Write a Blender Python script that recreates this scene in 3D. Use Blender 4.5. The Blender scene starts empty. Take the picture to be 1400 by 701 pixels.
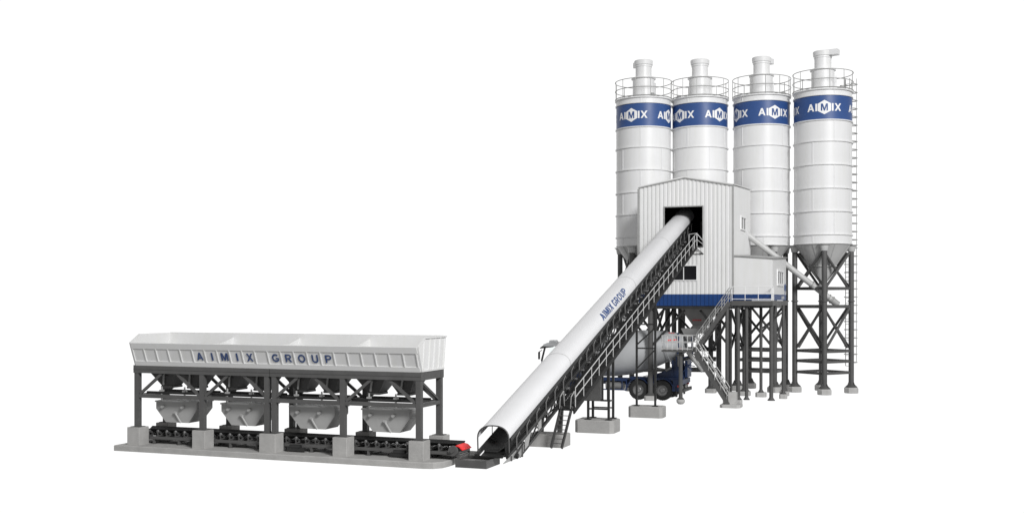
import bpy, math, random
from math import sin, cos, pi, radians, sqrt
from mathutils import Vector, Matrix
random.seed(4)
SC = bpy.context.scene
COL = SC.collection
V = Vector

# ------------------------------------------------------------------ materials
def mat(name, color, rough=0.5, metal=0.0, var=0.0, scale=3.0, bump=0.0, bscale=40.0, dirt=0.0, spec=0.5):
    m = bpy.data.materials.new(name); m.use_nodes = True
    nt = m.node_tree; b = nt.nodes['Principled BSDF']
    b.inputs['Base Color'].default_value = (*color, 1)
    b.inputs['Roughness'].default_value = rough
    b.inputs['Metallic'].default_value = metal
    b.inputs['Specular IOR Level'].default_value = spec
    tc = nt.nodes.new('ShaderNodeTexCoord')
    if var > 0:
        n = nt.nodes.new('ShaderNodeTexNoise'); n.inputs['Scale'].default_value = scale
        n.inputs['Detail'].default_value = 6; n.inputs['Roughness'].default_value = 0.65
        nt.links.new(tc.outputs['Object'], n.inputs['Vector'])
        r = nt.nodes.new('ShaderNodeValToRGB')
        r.color_ramp.elements[0].position = 0.3; r.color_ramp.elements[1].position = 0.7
        r.color_ramp.elements[0].color = (*[c * (1 - var) for c in color], 1)
        r.color_ramp.elements[1].color = (*[min(1, c * (1 + var * .6)) for c in color], 1)
        nt.links.new(n.outputs['Fac'], r.inputs['Fac'])
        out = r.outputs['Color']
        if dirt > 0:   # rain streaks running down the sheet
            mp = nt.nodes.new('ShaderNodeMapping'); mp.inputs['Scale'].default_value = (3.2, 3.2, .22)
            nt.links.new(tc.outputs['Object'], mp.inputs['Vector'])
            n2 = nt.nodes.new('ShaderNodeTexNoise'); n2.inputs['Scale'].default_value = 1.6; n2.inputs['Detail'].default_value = 8
            nt.links.new(mp.outputs['Vector'], n2.inputs['Vector'])
            r2 = nt.nodes.new('ShaderNodeValToRGB')
            r2.color_ramp.elements[0].position = 0.42; r2.color_ramp.elements[1].position = 0.66
            r2.color_ramp.elements[0].color = (1, 1, 1, 1)
            d = 1 - dirt; r2.color_ramp.elements[1].color = (d, d, d * .985, 1)
            nt.links.new(n2.outputs['Fac'], r2.inputs['Fac'])
            mx = nt.nodes.new('ShaderNodeMix'); mx.data_type = 'RGBA'; mx.blend_type = 'MULTIPLY'
            mx.inputs['Factor'].default_value = 1
            nt.links.new(out, mx.inputs['A']); nt.links.new(r2.outputs['Color'], mx.inputs['B'])
            out = mx.outputs['Result']
        nt.links.new(out, b.inputs['Base Color'])
        rr = nt.nodes.new('ShaderNodeMapRange')
        rr.inputs['To Min'].default_value = max(0, rough - .1); rr.inputs['To Max'].default_value = min(1, rough + .12)
        nt.links.new(n.outputs['Fac'], rr.inputs['Value']); nt.links.new(rr.outputs['Result'], b.inputs['Roughness'])
    if bump > 0:
        n = nt.nodes.new('ShaderNodeTexNoise'); n.inputs['Scale'].default_value = bscale; n.inputs['Detail'].default_value = 5
        nt.links.new(tc.outputs['Object'], n.inputs['Vector'])
        bp = nt.nodes.new('ShaderNodeBump'); bp.inputs['Strength'].default_value = bump; bp.inputs['Distance'].default_value = .02
        nt.links.new(n.outputs['Fac'], bp.inputs['Height']); nt.links.new(bp.outputs['Normal'], b.inputs['Normal'])
    return m

M = dict(
    white=mat('white_paint', (.76, .76, .765), .38, 0, .02, .8, .04, 2, .025),
    panel=mat('white_sheet', (.76, .76, .76), .5, 0, .02, 1.5, 0, 3, .03),
    cover=mat('white_cover', (.73, .73, .74), .45, 0, .03, .8, .05, 2),
    bin=mat('bin_paint', (.70, .70, .70), .55, 0, .02, 1.5, 0, 3, .02),
    steel=mat('dark_grey_paint', (.09, .089, .088), .48, 0, .16, 2.5, .1, 12),
    steel2=mat('charcoal_steel', (.021, .021, .021), .5, 0, .2, 3, .1, 12),
    grey=mat('mid_grey_paint', (.38, .38, .375), .5, 0, .12, 2.5, .1, 10),
    cone=mat('cone_grey', (.55, .55, .545), .5, 0, .08, 1.5, .1, 6),
    rail=mat('galvanised', (.40, .40, .395), .45, .2, .1, 4),
    railw=mat('pale_rail', (.58, .58, .575), .45, .1, .1, 4),
    hopper=mat('hopper_grey', (.37, .37, .365), .5, 0, .08, 2.5, .1, 10),
    bracket=mat('bracket_grey', (.16, .16, .158), .5, 0, .2, 4),
    conc=mat('concrete', (.38, .375, .365), .9, 0, .14, 2.2, .5, 30),
    conc2=mat('pale_concrete', (.50, .495, .485), .9, 0, .14, 2.5, .5, 30),
    blue=mat('blue_paint', (.028, .078, .245), .42, 0, .08, 2),
    skirt=mat('blue_sheet', (.006, .046, .185), .45, 0, .08, 2),
    truckblue=mat('truck_blue', (.010, .027, .088), .32, 0, .15, 3),
    ink=mat('blue_lettering', (.042, .075, .19), .5),
    logo=mat('white_lettering', (.85, .85, .85), .5),
    rubber=mat('black_rubber', (.011, .011, .011), .75, 0, .2, 6, .2, 40),
    belt=mat('belt_rubber', (.013, .013, .013), .6, 0, .25, 3, .1, 20),
    tyre=mat('tyre_rubber', (.018, .018, .018), .8, 0, .2, 8, .3, 50),
    chrome=mat('roller_steel', (.55, .55, .55), .25, .85, .2, 6),
    red=mat('red_paint', (.9, .025, .025), .5),
    hub=mat('hub_steel', (.26, .26, .26), .4, .4, .15, 5),
    drum=mat('drum_paint', (.47, .48, .49), .38, 0, .06, 1.2, .05, 3),
    dark=mat('dark_interior', (.012, .012, .012), .8, 0, .2, 2),  # near-black: interior shade put into the tower lining, plain colour on the walkway
    lamp=mat('tail_lamp_red', (.5, .03, .02), .25),
)
g = bpy.data.materials.new('window_glass'); g.use_nodes = True
b = g.node_tree.nodes['Principled BSDF']; b.inputs['Base Color'].default_value = (.9, .95, .95, 1)
b.inputs['Roughness'].default_value = .03; b.inputs['Transmission Weight'].default_value = 1; b.inputs['IOR'].default_value = 1.02
M['glass'] = g
g = bpy.data.materials.new('dark_glass'); g.use_nodes = True
b = g.node_tree.nodes['Principled BSDF']; b.inputs['Base Color'].default_value = (.015, .015, .017, 1); b.inputs['Roughness'].default_value = .15; b.inputs['Specular IOR Level'].default_value = .2
M['dglass'] = g

# ------------------------------------------------------------------ geometry
class MB:
    def __init__(s): s.v = []; s.f = []
    def add(s, vs, fs):
        n = len(s.v); s.v += [V(p) for p in vs]; s.f += [tuple(i + n for i in f) for f in fs]; return s
    def box(s, x0, y0, z0, x1, y1, z1):
        x0, x1 = sorted((x0, x1)); y0, y1 = sorted((y0, y1)); z0, z1 = sorted((z0, z1))
        return s.add([(x0,y0,z0),(x1,y0,z0),(x1,y1,z0),(x0,y1,z0),(x0,y0,z1),(x1,y0,z1),(x1,y1,z1),(x0,y1,z1)],
              [(0,3,2,1),(4,5,6,7),(0,1,5,4),(1,2,6,5),(2,3,7,6),(3,0,4,7)])
    def cbox(s, c, d): return s.box(c[0]-d[0]/2, c[1]-d[1]/2, c[2]-d[2]/2, c[0]+d[0]/2, c[1]+d[1]/2, c[2]+d[2]/2)
    def beam(s, p, q, w, h=None, up=(0,0,1)):
        h = h or w; p = V(p); q = V(q); d = (q-p).normalized(); u = V(up)
        if abs(d.dot(u)) > .98: u = V((0,1,0))
        a = d.cross(u).normalized(); c = a.cross(d).normalized()
        vs = [e + a*i*w/2 + c*j*h/2 for e in (p, q) for i, j in ((-1,-1),(1,-1),(1,1),(-1,1))]
        return s.add(vs, [(3,2,1,0),(4,5,6,7),(0,1,5,4),(1,2,6,5),(2,3,7,6),(3,0,4,7)])
    def ibeam(s, p, q, w, h, t=.03):    # an H section: two flanges and a web
        p = V(p); q = V(q); d = (q-p).normalized(); u = V((0,0,1))
        if abs(d.dot(u)) > .98: u = V((0,1,0))
        a = d.cross(u).normalized(); c = a.cross(d).normalized()
        s.beam(p + c*(h/2-t/2), q + c*(h/2-t/2), w, t, c); s.beam(p - c*(h/2-t/2), q - c*(h/2-t/2), w, t, c)
        return s.beam(p, q, t, h-2*t, c)
    def tube(s, p, q, r, r2=None, n=10, caps=True):
        r2 = r if r2 is None else r2; p = V(p); q = V(q); d = (q-p).normalized()
        u = V((0,0,1)) if abs(d.z) < .9 else V((1,0,0))
        a = d.cross(u).normalized(); c = a.cross(d).normalized()
        vs = [p + (a*cos(2*pi*i/n) + c*sin(2*pi*i/n))*r for i in range(n)] + [q + (a*cos(2*pi*i/n) + c*sin(2*pi*i/n))*r2 for i in range(n)]
        fs = [(i, (i+1) % n, n+(i+1) % n, n+i) for i in range(n)]
        if caps: fs += [tuple(range(n-1, -1, -1)), tuple(range(n, 2*n))]
        return s.add(vs, fs)
    def path(s, pts, r, n=6):
        for a, b_ in zip(pts, pts[1:]): s.tube(a, b_, r, n=n)
        return s
    def lathe(s, prof, c=(0,0,0), n=48, axis=(0,0,1), a0=0):
        d = V(axis).normalized(); u = V((1,0,0)) if abs(d.z) > .9 else V((0,0,1))
        a = (u - d*u.dot(d)).normalized(); e = d.cross(a); c = V(c)
        m = len(prof); vs = []
        for i in range(n):
            t = 2*pi*i/n + a0
            for r, z in prof: vs.append(c + (a*cos(t) + e*sin(t))*r + d*z)
        fs = []
        for i in range(n):
            k = (i+1) % n
            for j in range(m-1): fs.append((i*m+j, k*m+j, k*m+j+1, i*m+j+1))
        if prof[0][0] > 1e-4: fs.append(tuple(i*m for i in range(n-1, -1, -1)))
        if prof[-1][0] > 1e-4: fs.append(tuple(i*m+m-1 for i in range(n)))
        return s.add(vs, fs)
    def ring(s, R, z, r, n=48, m=6, a0=0, a1=2*pi, c=(0,0)):
        full = abs(a1-a0-2*pi) < 1e-6; k = n if full else n+1; vs = []; fs = []
        for i in range(k):
            t = a0 + (a1-a0)*i/n
            for j in range(m):
                p = 2*pi*j/m; vs.append(V((c[0]+(R+r*cos(p))*cos(t), c[1]+(R+r*cos(p))*sin(t), z+r*sin(p))))
        for i in range(n):
            i2 = (i+1) % k
            for j in range(m): fs.append((i*m+j, i2*m+j, i2*m+(j+1) % m, i*m+(j+1) % m))
        return s.add(vs, fs)
    def prism(s, poly, h0, h1, plane='xy'):
        n = len(poly)
        f = {'xy': lambda a, b_, h: (a, b_, h), 'yz': lambda a, b_, h: (h, a, b_), 'xz': lambda a, b_, h: (a, h, b_)}[plane]
        vs = [f(a, b_, h0) for a, b_ in poly] + [f(a, b_, h1) for a, b_ in poly]
        fs = [tuple(range(n-1, -1, -1)), tuple(range(n, 2*n))] + [(i, (i+1) % n, n+(i+1) % n, n+i) for i in range(n)]
        return s.add(vs, fs)
    def block(s, x0, y0, z0, x1, y1, z1, c=.06, e=.02):   # cast block: chamfered upright corners and top edge
        def ringp(i, z):
            a0, b0, a1, b1 = x0+i, y0+i, x1-i, y1-i
            return [(a0+c,b0,z),(a1-c,b0,z),(a1,b0+c,z),(a1,b1-c,z),(a1-c,b1,z),(a0+c,b1,z),(a0,b1-c,z),(a0,b0+c,z)]
        vs = ringp(0, z0) + ringp(0, z1-e) + ringp(e, z1)
        fs = [tuple(range(7, -1, -1)), tuple(range(16, 24))]
        for k in (0, 8):
            for i in range(8): fs.append((k+i, k+(i+1) % 8, k+8+(i+1) % 8, k+8+i))
        return s.add(vs, fs)
    def build(s, name, m, parent=None, smooth=True, ang=35):
        me = bpy.data.meshes.new(name)
        off = OFF.get(parent.get('_root', parent.name), V((0,0,0))) if parent else V((0,0,0))
        me.from_pydata([tuple(p - off) for p in s.v], [], s.f)
        import bmesh
        bm = bmesh.new(); bm.from_mesh(me); bmesh.ops.recalc_face_normals(bm, faces=bm.faces); bm.to_mesh(me); bm.free()
        me.materials.append(M[m] if isinstance(m, str) else m)
        if smooth:
            me.polygons.foreach_set('use_smooth', [True]*len(me.polygons)); me.set_sharp_from_angle(angle=radians(ang))
        o = bpy.data.objects.new(name, me); COL.objects.link(o)
        if parent:
            o.parent = parent; o['_root'] = parent.get('_root', parent.name)
        return o
OFF = {}
def thing(name, label, cat, loc, group=None):
    o = bpy.data.objects.new(name, None); COL.objects.link(o); o.location = loc; o.empty_display_size = .3
    o['label'] = label; o['category'] = cat
    if group: o['group'] = group
    OFF[o.name] = V(loc); return o
def tag(o, label, cat, group=None):
    o['label'] = label; o['category'] = cat
    if group: o['group'] = group
    return o
def copy_tree(o, parent=None):
    c = o.copy(); COL.objects.link(c); c.parent = parent
    for ch in list(o.children): copy_tree(ch, c)
    return c
def strip(a, c, cx, cy, ro, ri, n=10, sy=1.0):
    """arc band from angle a to c (degrees) as quads, outer radii ro=(x,y), inner ri=(x,y)"""
    vs = []; fs = []
    for k in range(n+1):
        t = radians(a + (c-a)*k/n); vs += [(cx+ro[0]*cos(t), cy+ro[1]*sin(t)), (cx+ri[0]*cos(t), cy+ri[1]*sin(t))]
    for k in range(n): fs.append((2*k, 2*k+1, 2*k+3, 2*k+2))
    return vs, fs
def gpoly(*p): return list(p), [tuple(range(len(p)))]
def glyph(ch):
    """bold sans capitals, cap height 1: (width, [(verts, faces), ...])"""
    t = .2
    if ch == 'I': return .22, [gpoly((0,0),(.22,0),(.22,1),(0,1))]
    if ch == 'A': return .92, [gpoly((0,0),(.22,0),(.30,.22),(.365,.40),(.46,.70),(.46,1),(.35,1)), gpoly((.46,.70),(.555,.40),(.62,.22),(.70,0),(.92,0),(.57,1),(.46,1)), gpoly((.30,.22),(.62,.22),(.555,.40),(.365,.40))]
    if ch == 'M': return 1.0, [gpoly((0,0),(.2,0),(.2,1),(0,1)), gpoly((.8,0),(1,0),(1,1),(.8,1)), gpoly((.2,1),(.2,.62),(.42,0),(.5,0),(.5,.36),(.28,1)), gpoly((.5,0),(.58,0),(.8,.62),(.8,1),(.72,1),(.5,.36))]
    if ch == 'X': return .9, [gpoly((0,0),(.24,0),(.45,.34),(.45,.66),(.24,1),(0,1),(.32,.5)), gpoly((.66,0),(.9,0),(.58,.5),(.9,1),(.66,1),(.45,.66),(.45,.34))]
    if ch == 'O': return .96, [strip(0, 360, .48, .5, (.48,.52), (.28,.31), 28)]
    if ch == 'G': return .94, [strip(38, 312, .48, .5, (.48,.52), (.28,.31), 22), gpoly((.5,.36),(.92,.36),(.92,.53),(.5,.53)), gpoly((.72,.12),(.92,.12),(.92,.36),(.72,.36))]
    if ch == 'U': return .84, [gpoly((0,.36),(.21,.36),(.21,1),(0,1)), gpoly((.63,.36),(.84,.36),(.84,1),(.63,1)), strip(180, 360, .42, .36, (.42,.38), (.21,.19), 14)]
    if ch in 'PR':
        g = [gpoly((0,0),(.21,0),(.21,1),(0,1)), gpoly((.21,.83),(.48,.83),(.48,1),(.21,1)), gpoly((.21,.38),(.48,.38),(.48,.55),(.21,.55)), strip(-90, 90, .48, .69, (.34,.31), (.14,.14), 12)]
        if ch == 'R': g.append(gpoly((.34,.38),(.62,0),(.88,0),(.60,.38)))
        return (.82 if ch == 'P' else .88), g
    return .4, []
def put_glyph(mb, ch, fn, h, w=None, x=0, center=False, cut=0):
    """fn(u, v) -> point on the carrying surface; letters follow it in narrow slices"""
    W, parts = glyph(ch); kx = (w/W) if w else h; c = x - (W*kx/2 if center else 0)
    import bmesh
    for vs, fs in parts:
        if cut:
            bm = bmesh.new(); bv = [bm.verts.new((a, b_, 0)) for a, b_ in vs]
            for f_ in fs: bm.faces.new([bv[i] for i in f_])
            for ax_ in range(2):
                for k in range(1, cut):
                    co_ = (0, k/cut, 0) if ax_ else (k/cut*W, 0, 0)
                    bmesh.ops.bisect_plane(bm, geom=bm.verts[:]+bm.edges[:]+bm.faces[:], plane_co=co_, plane_no=(0,1,0) if ax_ else (1,0,0))
                if not ax_ and cut < 8: pass
            bm.verts.index_update(); vs = [(v.co.x, v.co.y) for v in bm.verts]; fs = [[v.index for v in f_.verts] for f_ in bm.faces]; bm.free()
        mb.add([fn(c + a*kx, b_*h) for a, b_ in vs], fs)
    return W*kx
def put_word(mb, word, fn, h, w=None, gap=.16, cut=0):
    adv = [(.45 if ch == ' ' else glyph(ch)[0]) + gap for ch in word]; tot = sum(adv) - gap
    kx = (w/tot) if w else h; x = 0
    for ch, a in zip(word, adv):
        if ch != ' ': put_glyph(mb, ch, fn, h, glyph(ch)[0]*kx, x, cut=cut)
        x += a*kx

# ------------------------------------------------------------------ aggregate batcher on its slab
slab = thing('concrete_slab', 'long flat grey concrete slab with ten square pedestals under the four-bin batcher', 'foundation', (-19.5, 31.2, 0))
m = MB(); X0, X1, Y0, Y1 = -25.42, -13.45, 29.82, 32.75
for z0, z1, e in ((0, .19, 0),):
    poly = [(X0, Y0), (X1-.55, Y0), (X1-.25, Y0+.08), (X1-.05, Y0+.32), (X1, Y0+.7), (X1, Y1), (X0, Y1)]
    m.prism(poly, 0, .17); n = len(poly)
    cx = sum(p[0] for p in poly)/n; cy = sum(p[1] for p in poly)/n
    pin = [(cx+(x-cx)*(1-.02/6), cy+(y-cy)*(1-.02/1.5)) for x, y in poly]
    a = len(m.v); m.v += [V((x, y, .17)) for x, y in poly] + [V((x, y, .19)) for x, y in pin]
    m.f += [(a+i, a+(i+1) % n, a+n+(i+1) % n, a+n+i) for i in range(n)] + [tuple(range(a+n, a+2*n))]
m.build('base', 'conc', slab)
CX = [-24.82, -22.2, -19.58, -16.96, -14.34]
for i, x in enumerate(CX):
    w = .25 if i != 2 else .3
    for y in (30.3, 31.78):
        MB().block(x-w, y-.25, .19, x+w, y+.25, .78, .012, .01).build('pedestal', 'conc', slab)

bat = thing('aggregate_batcher', 'white four-bin aggregate batcher with blue AIMIX GROUP letters on a dark steel frame', 'batching machine', (-19.5, 31.1, .78))
for i, x in enumerate(CX):
    for y in (30.3, 31.78):
        m = MB()
        xs = [x] if i != 2 else [x-.14, x+.14]
        for xx in xs:
            m.beam((xx, y, .80), (xx, y, 2.6), .17 if i != 2 else .16, .17)
        m.box(x-.18-(.08 if i == 2 else 0), y-.16, .78, x+.18+(.08 if i == 2 else 0), y+.16, .8)
        m.build('column', 'steel', bat)
for y in (30.3, 31.78):
    MB().box(-24.93, y-.1, 2.6, -19.59, y+.1, 2.86).box(-24.93, y-.115, 2.72, -19.59, y-.1, 2.74).build('top_beam', 'steel', bat)
    MB().box(-19.57, y-.1, 2.6, -14.23, y+.1, 2.86).box(-19.57, y-.115, 2.72, -14.23, y-.1, 2.74).build('top_beam', 'steel', bat)
    MB().box(-24.73, y-.07, 1.77, -14.43, y+.07, 1.89).build('middle_beam', 'steel', bat)
    for i in range(4):
        a, c = CX[i]+.1, CX[i+1]-.1; yy = y - .02
        mid = (a+c)/2
        MB().beam((a+.02, yy, 1.90), (mid-.3, yy, 2.6), .07, .09).build('brace', 'steel', bat)
        MB().beam((c-.02, yy, 1.90), (mid+.3, yy, 2.6), .07, .09).build('brace', 'steel', bat)
for x in (CX[0], CX[-1]):
    MB().box(x-.1, 30.4, 2.6, x+.1, 31.68, 2.86).build('end_beam', 'steel', bat)
    MB().box(x-.07, 30.38, 1.77, x+.07, 31.7, 1.89).build('end_beam', 'steel', bat)
    if x == CX[-1]: MB().beam((x, 30.4, 2.56), (x, 31.68, 1.92), .07, .07).build('brace', 'steel', bat)
for x in CX[1:-1]:
    MB().box(x-.06, 30.37, 1.78, x+.06, 31.71, 1.88).build('cross_beam', 'steel2', bat); MB().box(x-.06, 30.4, 2.62, x+.06, 31.68, 2.84).build('cross_beam', 'steel2', bat)

# the bin: flared front lip, taller back and ends
ZB, ZL, ZT = 2.86, 3.62, 3.9
XL, XR = -24.83, -14.26
def plate(mb, pts, t):       # thin solid sheet through planar points
    p = [V(a) for a in pts]; nrm = (p[1]-p[0]).cross(p[2]-p[0]).normalized(); n = len(p)
    return mb.add(p + [q + nrm*t for q in p], [tuple(range(n-1, -1, -1)), tuple(range(n, 2*n))] + [(i, (i+1) % n, n+(i+1) % n, n+i) for i in range(n)])
FB, FT = (30.22, ZB), (29.93, ZL)     # front sheet bottom / lip (y, z)
def front(x, u, off=0):               # u 0..1 up the front sheet
    y = FB[0] + (FT[0]-FB[0])*u; z = FB[1] + (FT[1]-FB[1])*u
    return V((x, y - off*.934, z - off*.357))
m = MB()
plate(m, [front(XL, 0), front(XL, 1), front(XR, 1), front(XR, 0)], .02)
for u0, u1 in ((0, .2), (.75, 1.0)):
    m.add([front(x, u, o) for x in (XL, XR) for u in (u0, u1) for o in (0, .024)], [(0,1,3,2),(4,6,7,5),(0,4,5,1),(2,3,7,6),(1,5,7,3),(0,2,6,4)])
nr = 22
for i in range(nr+1):
    x = min(max(-24.82 + .4795*i, XL+.03), XR-.04)
    m.add([front(x+dx, u, o) for dx in (-.016, .016) for u in (.2, .75) for o in (0, .03)], [(0,1,3,2),(4,6,7,5),(0,4,5,1),(2,3,7,6),(1,5,7,3),(0,2,6,4)])
fpanel = m.build('front_panel', 'bin', bat)
for k, ch in enumerate('AIMIX GROUP'):
    if ch == ' ': continue
    xc = -24.82 + .4795*(5.56 + k)
    lt = MB(); put_glyph(lt, ch, lambda u, v, xc=xc: front(xc+u, .30+v/.81, .022), .27, {'I': .065}.get(ch, glyph(ch)[0]*.27), center=True)
    lt.build('letter', 'ink', fpanel, smooth=False)
BY = 31.86
m = MB(); plate(m, [(XL, BY, ZB), (XR, BY, ZB), (XR, BY+.2, ZT), (XL, BY+.2, ZT)], .03)
m.box(XL-.02, BY+.17, ZT-.03, XR+.02, BY+.24, ZT+.02)
for i in range(nr+1):
    x = min(max(-24.82 + .4795*i, XL+.03), XR-.04); m.beam((x, BY+.03, ZB+.02), (x, BY+.22, ZT-.05), .05, .05)
m.build('back_panel', 'bin', bat)
for x, sgn in ((XL, -1), (XR, 1)):
    m = MB(); t = .03
    prof = [(30.22, ZB), (BY, ZB), (BY+.2, ZT), (30.42, ZT), (29.93, ZL)]
    m.prism(prof, x, x+t*sgn, 'yz')
    for u in (.0, .27, .5, .74, .985):
        y0 = 30.30 + (BY-.03-30.30)*u; y1 = 30.42 + (BY+.14-30.42)*u
        m.beam((x+sgn*.045, y0, ZB+.05), (x+sgn*.045, y1, ZT-.03), .03, .035, (1,0,0))
    m.box(x+sgn*.03, 30.26, ZB, x+sgn*.055, BY+.01, ZB+.06)
    m.beam((x+sgn*.045, 30.42, ZT-.01), (x+sgn*.045, BY+.2, ZT-.01), .05, .04)
    m.beam((x+sgn*.045, 29.95, ZL-.01), (x+sgn*.045, 30.42, ZT-.01), .04, .04)
    m.beam((x+sgn*.04, 30.24, ZB+.01), (x+sgn*.04, 29.96, ZL-.01), .03, .04)
    m.build('end_panel', 'bin', bat)
for x in CX[1:-1]:
    m = MB(); m.prism([(30.22, ZB), (BY, ZB), (BY+.16, ZT-.12), (31.3, ZL-.02), (29.99, ZL-.06)], x-.015, x+.015, 'yz')
    m.build('divider', 'bin', bat)
m = MB(); m.box(XL+.01, 30.24, ZB-.0, XR-.01, BY-.01, ZB+.012); m.build('bin_floor', 'grey', bat)
def frustum(mb, cx, cy, z1, a1, b1, z0, a0, b0, dx=0):
    return mb.add([(cx-a1, cy-b1, z1), (cx+a1, cy-b1, z1), (cx+a1, cy+b1, z1), (cx-a1, cy+b1, z1),
            (cx+dx-a0, cy-b0, z0), (cx+dx+a0, cy-b0, z0), (cx+dx+a0, cy+b0, z0), (cx+dx-a0, cy+b0, z0)],
           [(0,1,2,3), (7,6,5,4), (0,4,5,1), (1,5,6,2), (2,6,7,3), (3,7,4,0)])
for i in range(4):
    cx = (CX[i]+CX[i+1])/2; cy = 31.04
    for dx, w in ((-.5, .68), (.55, .6)):
        m = MB(); frustum(m, cx+dx, cy, 2.855, w, .62, 2.15, .2, .27)
        m.box(cx+dx-.22, cy-.29, 2.08, cx+dx+.22, cy+.29, 2.15)
        m.beam((cx+dx-.18, cy-.45, 2.5), (cx+dx+.18, cy-.45, 2.5), .04, .05)
        h = m.build('discharge_hopper', 'steel', bat, ang=12)
        MB().tube((cx+dx+.1, cy-.55, 2.6), (cx+dx-.05, cy-.38, 2.2), .035).build('gate_cylinder', 'grey', h)
    MB().box(cx-1.15, cy-.5, 1.9, cx+1.15, cy-.44, 1.97).box(cx-1.15, cy+.4, 1.9, cx+1.15, cy+.46, 1.97).build('hanger_beam', 'steel2', bat)
    for dx in (-.55, .38):
        m = MB().tube((cx+dx, cy-.47, 1.68), (cx+dx, cy-.47, 2.14), .03).box(cx+dx-.06, cy-.53, 1.97, cx+dx+.06, cy-.41, 2.03)
        m.build('load_cell', 'rail', bat)
    # weighing hopper: box top and tapered bottom
    hx = cx - .0; a = .82; yb0, yb1 = 30.62, 31.5
    m = MB(); m.box(hx-a, yb0, 1.38, hx+a, yb1, 1.64); m.box(hx-a-.03, yb0-.03, 1.61, hx+a+.03, yb1+.03, 1.655)
    frustum(m, hx, (yb0+yb1)/2, 1.38, a, (yb1-yb0)/2, .93, .46, .39)
    for s in (-1, 1):
        m.beam((hx+s*a*.98, (yb0+yb1)/2, 1.38), (hx+s*.43, (yb0+yb1)/2, .95), .05, .06, (0,1,0))
    w = m.build('weighing_hopper', 'hopper', bat, ang=12)
    for dx in (-.5, .3):
        MB().tube((hx+dx, yb0-.12, 1.45), (hx+dx, yb0, 1.47), .055, n=12).tube((hx+dx, yb0-.15, 1.45), (hx+dx, yb0-.12, 1.45), .03, n=10).build('mount', 'hopper', w)
    MB().tube((hx-.0, yb0-.06, 1.27), (hx+.17, yb0+.03, .93), .035, n=8).tube((hx-.01, yb0-.08, 1.29), (hx+.01, yb0, 1.24), .05, n=10).build('gate_lever', 'hopper', w)

# ------------------------------------------------------------------ horizontal belt conveyor under the bins
hb = thing('belt_conveyor', 'low black belt conveyor with red end scraper lying on the slab under the bins', 'conveyor', (-19, 31.03, .19))
bx0, bx1, by = -25.1, -13.28, 31.03
m = MB(); prof = [(-.36, .1), (-.2, 0), (.2, 0), (.36, .1)]
pts = [(y+by, z+.575) for y, z in prof] + [(y+by, z+.59) for y, z in reversed(prof)]
m.prism(pts, bx0, bx1, 'yz'); m.box(bx0, by-.33, .33, bx1, by+.33, .342)
m.lathe([(.001,-.34),(.13,-.34),(.13,.34),(.001,.34)], (bx1, by, .46), 20, (0,1,0)).lathe([(.001,-.34),(.12,-.34),(.12,.34),(.001,.34)], (bx0, by, .455), 20, (0,1,0))
m.build('belt', 'belt', hb)
for s in (-1, 1):
    y = by + s*.42
    MB().box(bx0-.1, y-.03, .35, bx1-.05, y+.03, .44).box(bx0-.1, y-.05, .345, bx1-.05, y+.05, .355).build('side_rail', 'steel', hb)
x = bx0 + .45; k = 0
while x < bx1-.25:
    m = MB().beam((x, by-.4, .455), (x, by+.4, .455), .04, .03)
    for s in (-1, 1): m.beam((x, by+s*.36, .46), (x, by+s*.42, .64), .035, .03)
    br = m.build('idler_bracket', 'steel', hb)
    m = MB(); m.tube((x, by-.19, .522), (x, by+.19, .522), .048, n=10)
    for s in (-1, 1): m.tube((x, by+s*.2, .53), (x, by+s*.37, .615), .048, n=10)
    m.build('roller', 'chrome', br); x += .36; k += 1
for i in range(12):
    x = bx0 + .7 + i*1.02
    m = MB()
    for s in (-1, 1): m.beam((x, by+s*.42, .2), (x, by+s*.42, .35), .07, .07); m.box(x-.08, by+s*.42-.06, .19, x+.08, by+s*.42+.06, .2)
    m.beam((x, by-.4, .3), (x, by+.4, .3), .05, .05); m.build('leg', 'steel', hb)
MB().tube((bx0-.16, by-.5, .45), (bx0-.16, by+.2, .45), .05, n=12).box(bx0-.2, by-.48, .46, bx0-.02, by-.43, .58).build('tail_shaft', 'steel', hb)
MB().prism([(bx1-.02, .63), (bx1+.10, .60), (bx1+.22, .49), (bx1+.19, .475), (bx1+.08, .57), (bx1-.03, .60)], by-.34, by+.34, 'xz').build('belt_scraper', 'red', hb)
MB().beam((bx1+.1, by-.42, .42), (bx1+.1, by+.42, .42), .06, .06).beam((bx1-.25, by-.42, .40), (bx1+.12, by-.42, .40), .05, .1).beam((bx1-.25, by+.42, .40), (bx1+.12, by+.42, .40), .05, .1).build('end_frame', 'steel', hb)
MB().lathe([(.001,-.05),(.15,-.05),(.17,0),(.15,.05),(.001,.05)], (bx1-.05, by-.47, .47), 20, (0,1,0)).tube((bx1-.05, by-.6, .47), (bx1-.05, by-.42, .47), .05, n=12).build('drive_hub', 'steel', hb)
for x in (-22.6, -18.8, -15.1): MB().box(x-.3, by-.6, .22, x+.35, by-.5, .34).tube((x-.2, by-.55, .36), (x+.2, by-.55, .36), .07, n=12).build('vibrator_box', 'steel2', hb)

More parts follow.
